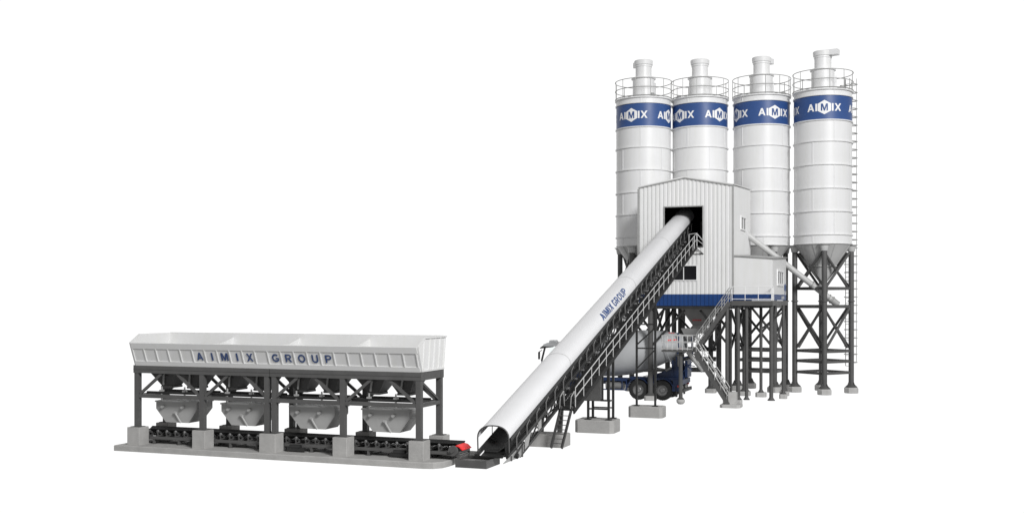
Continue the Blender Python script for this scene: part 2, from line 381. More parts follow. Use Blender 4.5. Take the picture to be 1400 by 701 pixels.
# ------------------------------------------------------------------ inclined conveyor
YA, YB_ = 30.45, 58.9
SL = .3035; PH = math.atan(SL)
def L(y): return .92 + SL*(y-30.5)
XC = -12.0; RW = .5; RH = .46
ic = thing('inclined_conveyor', 'long inclined conveyor under a white half-round cover rising to the tower opening', 'conveyor', (-12, 30.5, .1))
ax = V((0, cos(PH), sin(PH))); nz = V((0, -sin(PH), cos(PH)))
def cov(y, t, r=0):     # t 0 (right edge) .. pi (left edge)
    c, s_ = cos(t), sin(t); h = .38 + .14*(y-30.5)/28
    return V((XC + (RW+r)*math.copysign(abs(c)**.86, c), y, L(y) + (h+r)*abs(s_)**.86))
secs = [30.5, 36.6, 45.9, 52.6, 58.8]
m = MB(); NS = 28
ys = []
for a, c in zip(secs, secs[1:]):
    st = [a + (c-a)*i/6 for i in range(7)]
    base = len(m.v)
    for y_ in (st[0]+.006,) + tuple(st[1:-1]) + (st[-1]-.006,):
        for i in range(NS+1): m.v.append(cov(y_, pi*i/NS))
        for i in range(NS+1): m.v.append(cov(y_, pi*i/NS, -.015))
    W = 2*(NS+1)
    for r in range(6):
        for i in range(NS):
            o0 = base + r*W + i; m.f.append((o0, o0+1, o0+W+1, o0+W)); o1 = o0 + NS+1; m.f.append((o1, o1+W, o1+W+1, o1+1))
    for r in (0, 6):
        for i in range(NS): o0 = base + r*W + i; m.f.append((o0, o0+NS+1, o0+NS+2, o0+1))
    for r in range(6):
        for i in (0, NS): o0 = base + r*W + i; m.f.append((o0, o0+W, o0+W+NS+1, o0+NS+1))
cover = m.build('cover', 'cover', ic, ang=50)
for y_ in secs[1:-1]:
    m = MB()
    for i in range(NS):
        p = [cov(y_+d, pi*(i+k)/NS, .004) for d, k in ((-.02,0),(.02,0),(.02,1),(-.02,1))]
        q = [a_ - nz*.004 for a_ in p]; m.add(p+q, [(0,1,2,3),(7,6,5,4),(0,4,5,1),(2,6,7,3)])
    m.build('cover_joint', 'railw', cover)
# lettering on the cover, reading up the slope
lt = MB()
def oncov(u, v):   # u metres up the slope, v metres up round the arc (from right edge)
    t = .34 + v/.5; return cov(40.9 + u*cos(PH), t, .014)
put_word(lt, 'AIMIX', oncov, .35, 1.63, .17, 6); lt.build('lettering', 'blue', cover, smooth=False)
lt = MB(); put_word(lt, 'GROUP', lambda u, v: oncov(u+1.80, v), .35, 1.95, .17, 6); lt.build('lettering', 'blue', cover, smooth=False)
# mouth arch
m = MB()
for i in range(16): m.tube(cov(30.49, pi*i/16, .0), cov(30.49, pi*(i+1)/16, .0), .022, n=6)
m.tube(cov(30.49, 0), (XC+.5, 30.52, .42), .022, n=6).tube(cov(30.49, pi), (XC-.5, 30.52, .42), .022, n=6).build('mouth_arch', 'steel', ic)
m = MB()
for y_ in [31.6+1.25*i for i in range(22)]: m.path([V((XC-.47, y_, L(y_)-.35)), cov(y_, pi*.97, -.03), cov(y_, pi*.75, -.03), cov(y_, pi/2, -.03), cov(y_, pi*.25, -.03), cov(y_, pi*.03, -.03)], .014, 5)
m.build('cover_hoops', 'steel', ic)
def B(y): return L(y) - .42
pr = [(-.42, .11), (-.24, 0), (.12, 0), (.30, .11)]
m = MB()
for y0, y1 in ((30.55, 31.6), (31.6, 58.8)):
    a = [V((XC+x_, y0, B(y0)+(0 if y0 > 31 else .0)+z_)) for x_, z_ in pr] + [V((XC+x_, y0, B(y0)+z_-.015)) for x_, z_ in reversed(pr)]
    c = [V((XC+x_, y1, B(y1)+z_)) for x_, z_ in pr] + [V((XC+x_, y1, B(y1)+z_-.015)) for x_, z_ in reversed(pr)]
    m.add(a+c, [(i, (i+1) % 8, 8+(i+1) % 8, 8+i) for i in range(8)] + [tuple(range(7,-1,-1)), tuple(range(8,16))])
m.beam((XC, 30.9, B(30.9)-.2), (XC, 58.7, B(58.7)-.22), .62, .012)
m.lathe([(.001,-.34),(.12,-.34),(.12,.34),(.001,.34)], (XC, 30.72, B(30.7)-.1), 20, (1,0,0)).lathe([(.001,-.34),(.12,-.34),(.12,.34),(.001,.34)], (XC, 58.75, B(58.7)-.1), 20, (1,0,0))
m.build('belt', 'belt', ic)
m = MB().beam((XC-.02, 30.4, B(30.4)-.10), (XC-.02, 58.6, B(58.6)-.10), .70, .05)
m.build('belt_bed', 'steel2', ic)
# truss sides
for s in (-1, 1):
    x = XC + s*.5
    if s > 0: MB().beam((x, 30.6, L(30.6)-.06), (x, 58.6, L(58.6)-.06), .07, .10).build('upper_chord', 'steel2', ic)
    MB().beam((x, 30.35, L(30.35)-.48), (x, 58.6, L(58.6)-.48), .09, .12).build('middle_chord', 'steel2', ic)
    MB().beam((x, 31.4, L(31.4)-.90), (x, 58.6, L(58.6)-.92), .08, .09).build('lower_chord', 'steel2', ic)
    m = MB(); y_ = 31.6; k = 0
    while y_ < 58.4:
        m.beam((x, y_, L(y_)-.90), (x, y_, L(y_)-.50), .05, .05)
        if y_+.8 < 58.5: m.beam((x, y_, L(y_)-.90), (x, y_+.8, L(y_+.8)-.50), .04, .04)
        y_ += .8
    m.build('truss_web', 'steel2', ic)
    # dark side sheet between cover and middle chord
    if s < 0: continue
    m = MB(); m.beam((x-s*.09, 30.4, L(30.4)-.25), (x-s*.09, 58.5, L(58.5)-.25), .015, .30).build('side_sheet', 'rubber', ic)
m = MB(); y_ = 32.8
while y_ < 58.5: MB().beam((XC-.5, y_, L(y_)-.92), (XC+.5, y_, L(y_)-.92), .05, .05).build('cross_member', 'steel2', ic); y_ += 1.6
# roller brackets on both sides: each an upright with a bent head
y_ = 31.0
while y_ < 58.3:
    x = XC + .56
    m = MB().path([(x, y_, L(y_)-.46), (x, y_, L(y_)-.16), (x-.02, y_+.28, L(y_+.28)-.10), (x-.02, y_+.34, L(y_+.34)-.2)], .018, 5)
    br = m.build('idler_bracket', 'bracket', ic)
    MB().tube((XC+.2, y_+.3, B(y_+.3)-.02), (XC+.44, y_+.3, B(y_+.3)+.10), .045, n=8).tube((XC-.2, y_+.3, B(y_+.3)-.02), (XC-.44, y_+.3, B(y_+.3)+.10), .045, n=8).tube((XC-.18, y_+.3, B(y_+.3)-.07), (XC+.18, y_+.3, B(y_+.3)-.07), .045, n=8).build('roller', 'steel2', br)
    y_ += .92
for k in range(26):
    y_ = 33 + k*.97 + random.uniform(-.25, .25); rr = random.uniform(.03, .06)
    MB().tube((XC+.5, y_, L(y_)-.62), (XC+.62, y_, L(y_)-.62), rr, n=10).build('return_roller', 'chrome', ic)
# white gusset sheets at the tail
for pl_ in ([(29.86, .27), (31.3, .28), (31.62, .42), (31.62, L(31.62)-.53), (30.95, L(30.95)-.53)], [(31.75, L(31.75)-.84), (31.78, L(31.78)-.53), (32.3, L(32.3)-.53), (32.05, L(32.05)-.84)], [(33.0, L(33)-.8), (33.02, L(33)-.53), (33.3, L(33.3)-.53), (33.3, L(33.3)-.8)]):
    MB().prism(pl_, XC+.54, XC+.56, 'yz').build('gusset_sheet', 'rail', ic)
for y_ in (30.5, 31.0, 31.45): MB().box(XC+.56, y_-.02, .27, XC+.6, y_+.02, L(y_)-.5).build('gusset_rib', 'steel', ic)
MB().beam((XC+.58, 30.75, .36), (XC+.58, 31.6, L(31.6)-.55), .04, .05).tube((XC+.56, 30.9, .38), (XC+.66, 30.9, .38), .07, n=14).build('tension_screw', 'steel2', ic)
# walkway with handrail on the right side
WX0, WX1 = XC+.58, XC+1.08
def wz(y): return L(y) - .95
wy0, wy1 = 35.1, 56.45
m = MB().beam(((WX0+WX1)/2, wy0, wz(wy0)), ((WX0+WX1)/2, wy1, wz(wy1)), WX1-WX0, .04)
m.beam((WX1, wy0, wz(wy0)-.05), (WX1, wy1, wz(wy1)-.05), .05, .16).beam((WX0, wy0, wz(wy0)-.05), (WX0, wy1, wz(wy1)-.05), .05, .12)
y_ = wy0
while y_ < wy1:
    m.beam((WX0, y_, wz(y_)+.035), (WX1, y_, wz(y_)+.035), .03, .03); y_ += .4
m.build('walkway', 'dark', ic)
m = MB(); n = 22
for i in range(n+1):
    y_ = wy0 + .2 + (wy1-wy0-.2)*i/n; m.tube((WX1, y_, wz(y_)), (WX1, y_, wz(y_)+.68), .014, n=6)
for h in (.68, .36): m.tube((WX1, wy0+.2, wz(wy0+.2)+h), (WX1, wy1, wz(wy1)+h), .018, n=6)
m.build('handrail', 'railw', ic)
# landing at the upper end
m = MB().box(WX0, wy1, wz(wy1)-.05, WX1+.35, wy1+.35-.31, wz(wy1)); m.build('top_step', 'steel2', ic)
m = MB(); zt = wz(wy1)
for x_, y_ in ((WX1, wy1-.6), (WX1+.33, wy1), (WX1+.02, wy1)):
    m.tube((x_, y_, zt-.05 if y_ >= wy1 else wz(y_)), (x_, y_, zt+.62 if y_ >= wy1 else wz(y_)+.68), .02, n=6)
m.path([(WX1, wy1, zt+.68), (WX1+.33, wy1, zt+.28), (WX1+.33, wy1, zt)], .02).path([(WX1, wy1, zt+.36), (WX1+.33, wy1, zt+.1)], .018)
m.path([(WX0+.1, wy1, zt+.62), (WX1, wy1, zt+.68)], .018).tube((WX0+.1, wy1, zt), (WX0+.1, wy1, zt+.62), .02, n=6).build('end_rail', 'railw', ic)
MB().path([(WX0+.25, wy1-.1, zt-.1), (WX0+.05, wy1-.0, zt-.4), (WX1+.35, wy1-.0, zt-.4), (WX1-.05, wy1-.1, zt-.05)], .022).build('end_bracket', 'steel2', ic)
# lower ladder
lx0, lx1 = WX0+.06, WX0+.44
m = MB(); T = (35.1, wz(35.1)); Bm = (35.62, .02)
for x_ in (lx0, lx1): m.beam((x_-.50, Bm[0]-.1, Bm[1]), (x_, T[0], T[1]+.12), .05, .10)
for i in range(1, 8):
    u = i/8.2; m.beam((lx0-.50+.50*u, Bm[0]-.1-(Bm[0]-.1-T[0])*u, Bm[1]+(T[1]-Bm[1])*u), (lx1-.50+.50*u, Bm[0]-.1-(Bm[0]-.1-T[0])*u, Bm[1]+(T[1]-Bm[1])*u), .06, .02)
m.build('ladder', 'steel', ic)
m = MB()
for x_ in (lx0, lx1): m.path([(x_-.12, 35.22, T[1]-.35), (x_-.0, 35.0, T[1]+.45), (x_+.02, 35.3, T[1]+.62), (x_+.02, 35.4, T[1]+.1)], .02)
m.build('ladder_handrail', 'rail', ic)
# supports
def trestle(x0, x1, y0, y1, zt, zb, levels, diag):
    for x_ in (x0, x1):
        for y_ in ((y0, y1) if y1 else (y0,)):
            m = MB().beam((x_, y_, zb+.03), (x_, y_, zt(x_, y_)), .085, .085).box(x_-.12, y_-.1, zb, x_+.12, y_+.1, zb+.03)
            m.build('leg', 'steel2', ic)
    m = MB()
    for z_ in levels:
        m.beam((x0, y0, z_), (x1, y0, z_), .06, .06)
        if y1: m.beam((x0, y1, z_), (x1, y1, z_), .05, .05)
    for a, c in diag: m.beam((x0, y0+.01, a), (x1, y0+.01, c), .05, .06)
    m.build('leg_brace', 'steel2', ic)
trestle(-12.12, -11.3, 40.85, 41.5, lambda x, y: L(y)-.92, .45, [.86], [])
trestle(-11.78, -10.95, 47.2, None, lambda x, y: (L(y)-.92), .42, [4.0, 2.95, 1.95], [(3.1, 3.85), (2.05, 2.9), (4.05, 4.85)])
m = MB(); m.beam((-11.8, 36.3, .46), (-11.72, 36.3, L(36.3)-.9), .16, .12).beam((-12.45, 36.3, .46), (-12.4, 36.3, L(36.3)-.9), .1, .1); m.build('leg', 'steel', ic)
m = MB().beam((-12.45, 36.3, .9), (-11.75, 36.3, 1.5), .05, .05)
m.beam((-11.72, 36.2, 1.55), (-11.5, 34.1, L(34.1)-.92), .07, .09).beam((-11.72, 36.2, 1.75), (-11.5, 34.9, L(34.9)-.92), .06, .07).build('leg_brace', 'steel', ic)
MB().box(-11.86, 36.1, 1.5, -11.6, 36.36, 1.62).box(-11.84, 36.08, 1.66, -11.62, 36.3, 1.72).build('leg_bracket', 'rail', ic)

tr = MB()
def obox(mb, x0, y0, x1, y1, z0, z1, t):
    mb.box(x0, y0, z0, x1, y0+t, z1).box(x0, y1-t, z0, x1, y1, z1).box(x0, y0+t, z0, x0+t, y1-t, z1).box(x1-t, y0+t, z0, x1, y1-t, z1).box(x0+t, y0+t, z0, x1-t, y1-t, z0+.03)
obox(tr, -13.0, 29.95, -12.0, 31.05, .08, .31, .05)
tr.box(-12.9, 30.05, .11, -12.1, 30.4, .285)
tag(tr.build('receiving_tray', 'steel'), 'dark grey open tray at the foot of the inclined conveyor beside the slab', 'tray')
f = [((-12.84, 35.85, -.02, -11.55, 36.75, .42), 'plain long concrete block under the conveyor behind the foot of the ladder', .02),
     ((-12.6, 40.55, -.05, -11.05, 41.75, .44), 'concrete block beneath the legs of the dark steel box', .14),
     ((-12.12, 46.95, -.08, -10.6, 47.9, .41), 'concrete block carrying the tall braced conveyor trestle', .12)]
for (a, lab, c) in f:
    tag(MB().block(*a, c, .03).build('concrete_block', 'conc'), lab, 'concrete block', 'concrete blocks under the inclined conveyor')
cb = thing('counterweight_box', 'dark grey steel box hanging between the conveyor legs above a concrete block', 'steel box', (-12, 41, 1.15))
MB().box(-12.22, 40.72, 1.17, -11.62, 40.8+.45, 2.75).build('casing', 'steel', cb)
MB().box(-12.2, 40.70, 1.2, -11.64, 40.72, 2.72).build('door', 'steel', cb)
MB().box(-11.62, 40.8, 1.16, -11.22, 41.2, 1.2).beam((-11.55, 40.9, 1.2), (-11.55, 40.9, 2.9), .05, .05).beam((-11.42, 41.1, 1.2), (-11.42, 41.1, 2.9), .04, .04).build('side_frame', 'steel2', cb)

# ------------------------------------------------------------------ mixing tower
GZ = -.2
tw = thing('mixing_tower', 'white corrugated mixing tower with gable roof and dark conveyor opening on tall columns', 'building', (-11.5, 59.6, GZ))
HX0, HX1, HY0, HY1, HZ = -13.96, -9.1, 56.5, 62.75, 4.78
AX, AZ = -11.56, 11.42; EL, ER = 10.98, 10.95
def topz(x): return EL + (AZ-EL)*(x-HX0)/(AX-HX0) if x < AX else AZ + (ER-AZ)*(x-AX)/(HX1-AX)
def corr(mb, p0, p1, nrm, zlo, ztop, holes=(), pitch=.215, dep=.032):
    """trapezoid sheet from p0 to p1 (x,y), ribs towards nrm, ztop a function of distance"""
    p0 = V((*p0, 0)); p1 = V((*p1, 0)); Ln = (p1-p0).length; d = (p1-p0)/Ln; nrm = V((*nrm, 0))
    cuts = [0.0]; k = 0
    while True:
        done = False
        for fr in (.0, .12, .60, .72):
            u = (k+fr)*pitch
            if u >= Ln: done = True; break
            if u > 0: cuts.append(u)
        if done: break
        k += 1
    cuts.append(Ln)
    hs = sorted(set([h[0] for h in holes] + [h[1] for h in holes]))
    cuts = sorted(set(cuts + hs))
    def off(u):
        fr = (u/pitch) % 1
        if fr < .12: return fr/.12*dep
        if fr < .60: return dep
        if fr < .72: return (1-(fr-.60)/.12)*dep
        return 0
    for a, c in zip(cuts, cuts[1:]):
        if c-a < 1e-5: continue
        mid = (a+c)/2; iv = [(zlo, None)]
        for h in holes:
            if h[0] < mid < h[1]:
                iv2 = []
                for z0, z1 in iv:
                    if (z1 is None or z1 > h[2]) and z0 < h[2]: iv2.append((z0, h[2])); iv2.append((h[3], z1))
                    else: iv2.append((z0, z1))
                iv = iv2
        oa, oc = off(a+1e-6), off(c-1e-6)
        for z0, z1 in iv:
            pa = p0 + d*a + nrm*oa; pc = p0 + d*c + nrm*oc
            mb.add([(pa.x, pa.y, z0), (pc.x, pc.y, z0), (pc.x, pc.y, ztop(c) if z1 is None else z1), (pa.x, pa.y, ztop(a) if z1 is None else z1)], [(0,1,2,3)])
H = lambda x0, x1, z0, z1: (x0-HX0, x1-HX0, z0, z1)
OP = (-12.6, -10.62, 7.85, 9.9); WN = (-12.75, -10.93, 6.12, 6.84)
m = MB(); corr(m, (HX0, HY0), (HX1, HY0), (0,-1), 5.38, lambda u: topz(HX0+u), [H(*OP), H(*WN)])
front_w = m.build('front_wall', 'panel', tw, ang=20)
m = MB(); corr(m, (HX1, HY0), (HX1, HY1), (1,0), 5.38, lambda u: ER + .33*u/(HY1-HY0), [(2.55, 4.25, 8.87, 9.54)], .4, .02); rw = m.build('side_wall', 'panel', tw, ang=20)
m = MB(); corr(m, (HX0, HY0), (HX0, HY1), (-1,0), 5.38, lambda u: EL + .33*u/(HY1-HY0)); m.build('side_wall', 'panel', tw, ang=20)
m = MB(); corr(m, (HX0, HY1), (HX1, HY1), (0,1), 5.38, lambda u: topz(HX0+u)+.33); m.build('rear_wall', 'panel', tw, ang=20)
m = MB()
for a, c, nn in (((HX0, HY0), (HX1, HY0), (0,-1)), ((HX1, HY0), (HX1, HY1), (1,0)), ((HX0, HY0), (HX0, HY1), (-1,0)), ((HX0, HY1), (HX1, HY1), (0,1))):
    e = .006; corr(m, (a[0]+nn[0]*e, a[1]+nn[1]*e), (c[0]+nn[0]*e, c[1]+nn[1]*e), nn, HZ, lambda u: 5.377)
m.build('blue_skirt', 'skirt', tw, ang=20)
# added near-black lining and floor; their colour stands in for interior shade
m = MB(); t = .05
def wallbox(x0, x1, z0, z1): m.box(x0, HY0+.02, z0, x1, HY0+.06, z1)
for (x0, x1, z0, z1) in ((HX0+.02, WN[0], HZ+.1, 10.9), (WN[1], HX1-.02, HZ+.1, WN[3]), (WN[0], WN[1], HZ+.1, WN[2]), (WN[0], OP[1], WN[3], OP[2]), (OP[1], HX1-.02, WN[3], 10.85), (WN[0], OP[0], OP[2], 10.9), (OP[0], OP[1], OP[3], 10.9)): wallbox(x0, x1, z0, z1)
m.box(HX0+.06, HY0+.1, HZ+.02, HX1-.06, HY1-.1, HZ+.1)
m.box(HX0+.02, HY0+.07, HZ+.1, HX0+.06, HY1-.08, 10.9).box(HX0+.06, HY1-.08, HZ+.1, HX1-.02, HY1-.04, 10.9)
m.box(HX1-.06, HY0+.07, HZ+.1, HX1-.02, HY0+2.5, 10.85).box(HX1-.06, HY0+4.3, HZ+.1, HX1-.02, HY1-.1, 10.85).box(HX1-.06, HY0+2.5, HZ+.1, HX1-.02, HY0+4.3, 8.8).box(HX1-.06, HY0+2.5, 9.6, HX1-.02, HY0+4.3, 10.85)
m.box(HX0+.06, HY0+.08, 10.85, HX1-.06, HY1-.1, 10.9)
m.build('shade_lining', 'dark', tw)
m = MB().box(-12.3, 60.0, 4.9, -10.4, 62.0, 7.4).box(-11.2, 58.95, 7.2, -10.5, 59.6, 9.3).box(-10.95, 58.1, 7.55, -10.6, 58.5, 8.6).box(-12.2, 60.2, 7.4, -11, 61.6, 8.6).build('mixer_machine', 'steel2', tw)
# roof
def sheet(mb, quad, t):
    q = [V(a) for a in quad]; n_ = (q[1]-q[0]).cross(q[3]-q[0]).normalized()
    if n_.z < 0: n_ = -n_
    mb.add(q + [a + n_*t for a in q], [(3,2,1,0),(4,5,6,7),(0,1,5,4),(1,2,6,5),(2,3,7,6),(3,0,4,7)])
for xa, xb in ((HX0-.07, AX), (AX, HX1+.07)):
    m = MB(); rz = lambda x: topz(min(max(x, HX0), HX1)) + .012
    sheet(m, [(xa, HY0-.06, rz(xa)), (xb, HY0-.06, rz(xb)), (xb, HY1+.06, rz(xb)+.33), (xa, HY1+.06, rz(xa)+.33)], .05)
    m.build('roof', 'panel', tw)
m = MB()
for xa, xb in ((HX0-.05, AX), (AX, HX1+.05)):
    m.beam((xa, HY0-.065, topz(min(max(xa, HX0), HX1))-.02), (xb, HY0-.065, topz(min(max(xb, HX0), HX1))-.02), .035, .05)
for x_ in (HX0-.045, HX1+.045): m.beam((x_, HY0-.05, HZ+.6), (x_, HY0-.05, 10.92), .09, .015)
m.box(OP[0]-.05, HY0-.05, OP[3], OP[1]+.05, HY0-.035, OP[3]+.06).box(OP[1], HY0-.05, OP[2], OP[1]+.06, HY0-.035, OP[3]).box(OP[0]-.06, HY0-.05, OP[2], OP[0], HY0-.035, OP[3])
m.build('edge_trim', 'rail', tw)
def window(parent, x0, x1, z0, z1, y, n, bars=1, glass='dglass', axis='x', fr=.05, d=.06):
    """a framed window on a wall facing -y (axis x) or +x (axis y)"""
    m = MB(); gl = MB()
    def bx(mb, a0, a1, b0, b1, e0, e1):
        if axis == 'x': mb.box(a0, y-e1, b0, a1, y-e0, b1)
        else: mb.box(y+e0, a0, b0, y+e1, a1, b1)
    bx(m, x0-fr, x1+fr, z1, z1+fr, .0, d); bx(m, x0-fr, x1+fr, z0-fr, z0, .0, d)
    bx(m, x0-fr, x0, z0, z1, .0, d); bx(m, x1, x1+fr, z0, z1, .0, d)
    for k in range(bars):
        c = x0 + (x1-x0)*(k+1)/(bars+1); bx(m, c-.018, c+.018, z0, z1, .0, d-.01)
    w = m.build('window', 'logo', parent); bx(gl, x0, x1, z0, z1, -.01, .01); gl.build('pane', glass, w)
m = MB().box(-12.78, HY0-.06, 6.07, -10.9, HY0-.034, 6.12).box(-12.78, HY0-.06, 6.84, -10.9, HY0-.034, 6.88).box(-10.93, HY0-.06, 6.12, -10.89, HY0-.034, 6.84).box(-11.62, HY0-.05, 6.12, -11.58, HY0-.02, 6.84)
w = m.build('window', 'logo', tw)
MB().box(-12.74, HY0-.01, 6.13, -10.94, HY0+.0, 6.83).build('pane', 'dglass', w)
window(tw, HY0+2.6, HY0+4.2, 8.9, 9.5, HX1+.02, 0, 1, 'dglass', 'y', .07)
# floor beams, discharge hopper
m = MB()
for y_ in (HY0+.1, HY1-.15): m.box(HX0+.02, y_-.1, HZ-.02, HX1-.02, y_+.1, HZ-.0-.16)
for x_ in (HX0+.2, -12.2, -10.6, HX1-.15): m.box(x_-.08, HY0+.2, HZ-.16, x_+.08, HY1-.25, HZ-.02)
m.build('floor_beam', 'steel2', tw)
m = MB(); frustum(m, -11.15, 58.6, HZ-.02, .98, .8, 3.72, .34, .3); m.box(-11.5, 58.3, 3.3, -10.8, 58.9, 3.72)
dh = m.build('discharge_hopper', 'grey', tw, ang=12)
m = MB()
for k in range(5): m.box(-11.42+k*.1, 57.93, 3.98-.0, -11.36+k*.1, 57.955, 4.05)
m.build('red_marking', 'red', dh)
def column(parent, x, y, zt, r=.115, pad='conc2', pw=.36, square=True, zb=GZ):
    m = MB().tube((x, y, zb+.26), (x, y, zt), r, n=14)
    m.lathe([(r*1.9, 0), (r*1.9, .03), (r*1.3, .1), (r, .16)], (x, y, zb+.25), 14)
    c = m.build('column', 'steel', parent)
    if pad: MB().block(x-pw, y-pw, zb, x+pw, y+pw, zb+.25, pw*.35, .02).build('footing', pad, c)
    return c
for x_, y_ in ((-13.42, 56.75), (-9.3, 56.8), (-13.42, 62.6), (-9.2, 61.4), (-11.3, 62.6)): column(tw, x_, y_, HZ-.18, .14, pw=.3)
m = MB()
for (a, c) in (((-13.42, 56.75, 2.6), (-11.6, 56.75, 4.55)), ((-9.3, 56.8, 2.7), (-10.8, 56.8, 4.55)), ((-9.25, 57, 2.6), (-9.25, 61.2, 4.55)), ((-9.25, 61.2, 2.6), (-9.25, 57, 4.55)),
               ((-13.42, 57, 2.6), (-13.42, 62.4, 4.55)), ((-13.4, 62.6, 2.4), (-11.4, 62.6, 4.55)), ((-9.4, 62.0, 2.4), (-11.2, 62.6, 4.55)), ((-13.4, 62.6, 4.4), (-11.4, 62.6, 2.2)), ((-9.3, 56.9, 4.3), (-11.2, 62.5, 2.2))):
    m.beam(a, c, .11, .11)
m.build('brace', 'steel2', tw)

# ------------------------------------------------------------------ control room beside the tower
cr = thing('control_room', 'small white annex room with flat roof and barred window on the tower side', 'building', (-8, 59.5, 5.05))
AX0, AX1, AY0, AY1 = -9.03, -7.08, 56.55, 62.4
def pb(name, matn, fn):
    m = MB(); fn(m); return m.build(name, matn, cr)
pb('front_wall', 'panel', lambda m: m.box(AX0, AY0, 5.37, AX1, AY0+.05, 7.16).prism([(AX0, 7.16), (AX1, 7.16), (AX0, 7.31)], AY0, AY0+.05, 'xz'))
pb('rear_wall', 'panel', lambda m: m.box(AX0, AY1-.05, 5.37, AX1, AY1, 7.40))
m = MB(); wy = (58.4, 60.9)
m.add([(AX1, AY0+.05, 5.37), (AX1, wy[0], 5.37), (AX1, wy[0], 7.26), (AX1, AY0+.05, 7.16), (AX1, wy[1], 5.37), (AX1, AY1-.05, 5.37), (AX1, AY1-.05, 7.4), (AX1, wy[1], 7.33), (AX1, wy[0], 5.92), (AX1, wy[1], 5.92), (AX1, wy[0], 6.58), (AX1, wy[1], 6.58)],
      [(0,1,2,3), (4,5,6,7), (1,4,9,8), (10,11,7,2)])
m.add([(AX1-.05, AY0+.05, 5.37), (AX1-.05, AY1-.05, 5.37), (AX1-.05, AY1-.05, 5.9), (AX1-.05, AY0+.05, 5.9)], [(0,1,2,3)])
m.build('side_wall', 'panel', cr, smooth=False)
window(cr, wy[0]+.02, wy[1]-.02, 5.94, 6.56, AX1, 0, 2, 'dglass', 'y', .12, .05)
m = MB(); m.box(AX0, AY0-.004, 5.07, AX1+.004, AY0+.05, 5.366).box(AX1-.05, AY0+.05, 5.07, AX1+.004, AY1, 5.366); m.build('blue_skirt', 'skirt', cr)
m = MB()
put_word(m, 'AIMIX', lambda u, v: V((AX1+.012, AY0+3.6+u, 5.13+v)), .16, 1.3)
m.build('lettering', 'logo', cr, smooth=False)
m = MB(); hexa = [(AY1-.55+.42*cos(a), 5.75+.24*sin(a)) for a in [pi/6+k*pi/3 for k in range(6)]]; m.prism(hexa, AX1+.005, AX1+.018, 'yz'); m.box(AX1+.005, AY1-.72, 5.37, AX1+.016, AY1-.5, 5.52); m.build('blue_emblem', 'blue', cr)
m = MB(); sheet(m, [(AX0+.02, AY0-.08, 7.315), (AX1+.08, AY0-.08, 7.16), (AX1+.08, AY1+.06, 7.41), (AX0+.02, AY1+.06, 7.56)], .05); m.build('roof', 'rail', cr)

# ------------------------------------------------------------------ platform
pf = thing('steel_platform', 'dark steel platform with white handrail carrying the small annex room', 'platform', (-8, 58, GZ))
PX0, PX1, PY0, PY1 = -9.02, -7.0, 55.72, 62.5
m = MB().box(PX0, PY0, 4.99, PX1, PY1, 5.045)
m.box(PX0, PY0-.02, 4.79, PX1, PY0+.06, 4.99).box(PX1-.06, PY0+.06, 4.79, PX1+.02, PY1, 4.99)
for y_ in (57.5, 59.5, 61.5): m.box(PX0, y_-.05, 4.82, PX1-.06, y_+.05, 4.98)
m.build('deck', 'steel', pf)
m = MB()
for i in range(4):
    x_ = PX0+.03 + (PX1-PX0-.06)*i/3; m.tube((x_, PY0+.02, 5.045), (x_, PY0+.02, 5.75), .018, n=6)
for h in (.08, .36, .7): m.tube((PX0+.03, PY0+.02, 5.045+h), (PX1-.03, PY0+.02, 5.045+h), .018, n=6)
for i in range(3):
    y_ = PY0+.25+.3*i; m.tube((PX1-.03, y_, 5.045), (PX1-.03, y_, 5.75), .018, n=6)
for h in (.08, .36, .7): m.tube((PX1-.03, PY0+.02, 5.045+h), (PX1-.03, PY0+.8, 5.045+h), .016, n=6)
m.build('handrail', 'logo', pf)
for x_, y_, r, pw in ((-8.72, 55.95, .1, .2), (-7.08, 56.0, .1, 0), (-6.98+.0, 60.2, .085, .2), (-8.25, 60.9, .085, .28), (-8.3, 56.0, .085, 0), (-7.15, 62.2, .1, .25)):
    column(pf, x_, y_, 4.8, r, 'conc2' if pw else None, pw)
m = MB()
for a, c in (((-8.72, 56, 3.2), (-8.72, 57.5, 4.78)), ((-7.08, 56, 3.2), (-7.08, 57.5, 4.78)), ((-7.0, 60.2, 3.2), (-7.0, 62, 4.78)), ((-8.25, 61, 3.5), (-7.0, 62, 4.6))): m.beam(a, c, .07, .07)
m.build('brace', 'steel2', pf)

# ------------------------------------------------------------------ stair
st = thing('steel_stair', 'two-flight steel stair with pale handrails climbing to the annex platform', 'stair', (-10, 55, GZ))
LZ = 2.56; LX0, LX1, LY0, LY1 = -12.35, -10.75, 54.6, 55.95
def flight(p0, p1, w, nst, yside):
    """stringers p0->p1 (lower -> upper) with width w along +y"""
    p0 = V(p0); p1 = V(p1); d = p1-p0
    m = MB()
    for o in (0, w): m.beam(p0+V((0,o,0)), p1+V((0,o,0)), .06, .2)
    m.build('stringer', 'steel', st)
    m = MB()
    for i in range(1, nst):
        q = p0 + d*i/nst; m.box(q.x-.12, q.y+.03, q.z-.015, q.x+.12, q.y+w-.03, q.z+.015)
    m.build('treads', 'steel', st)
    for o in (0, w):
        m = MB(); k = 5; up = V((0,0,.75))
        for i in range(k+1):
            q = p0 + d*(.04+.92*i/k) + V((0,o,0)); m.tube(q, q+up, .02, n=6)
        for h in (.75, .4): m.tube(p0+V((0,o,h))+d*.02, p1+V((0,o,h))-d*.0, .02, n=6)
        m.build('handrail', 'rail', st)
flight((-10.72, 55.05, LZ-.05), (-9.0, 55.05, 4.95), .75, 12, 0)
flight((-8.95, 54.35, GZ+.12), (-10.6, 54.35, LZ-.1), .7, 13, 0)
m = MB().box(LX0, LY0, LZ-.1, LX1, LY1, LZ).box(LX1, LY0, LZ-.1, LX1+.2, LY0+.5, LZ-.01); m.build('landing', 'steel', st)
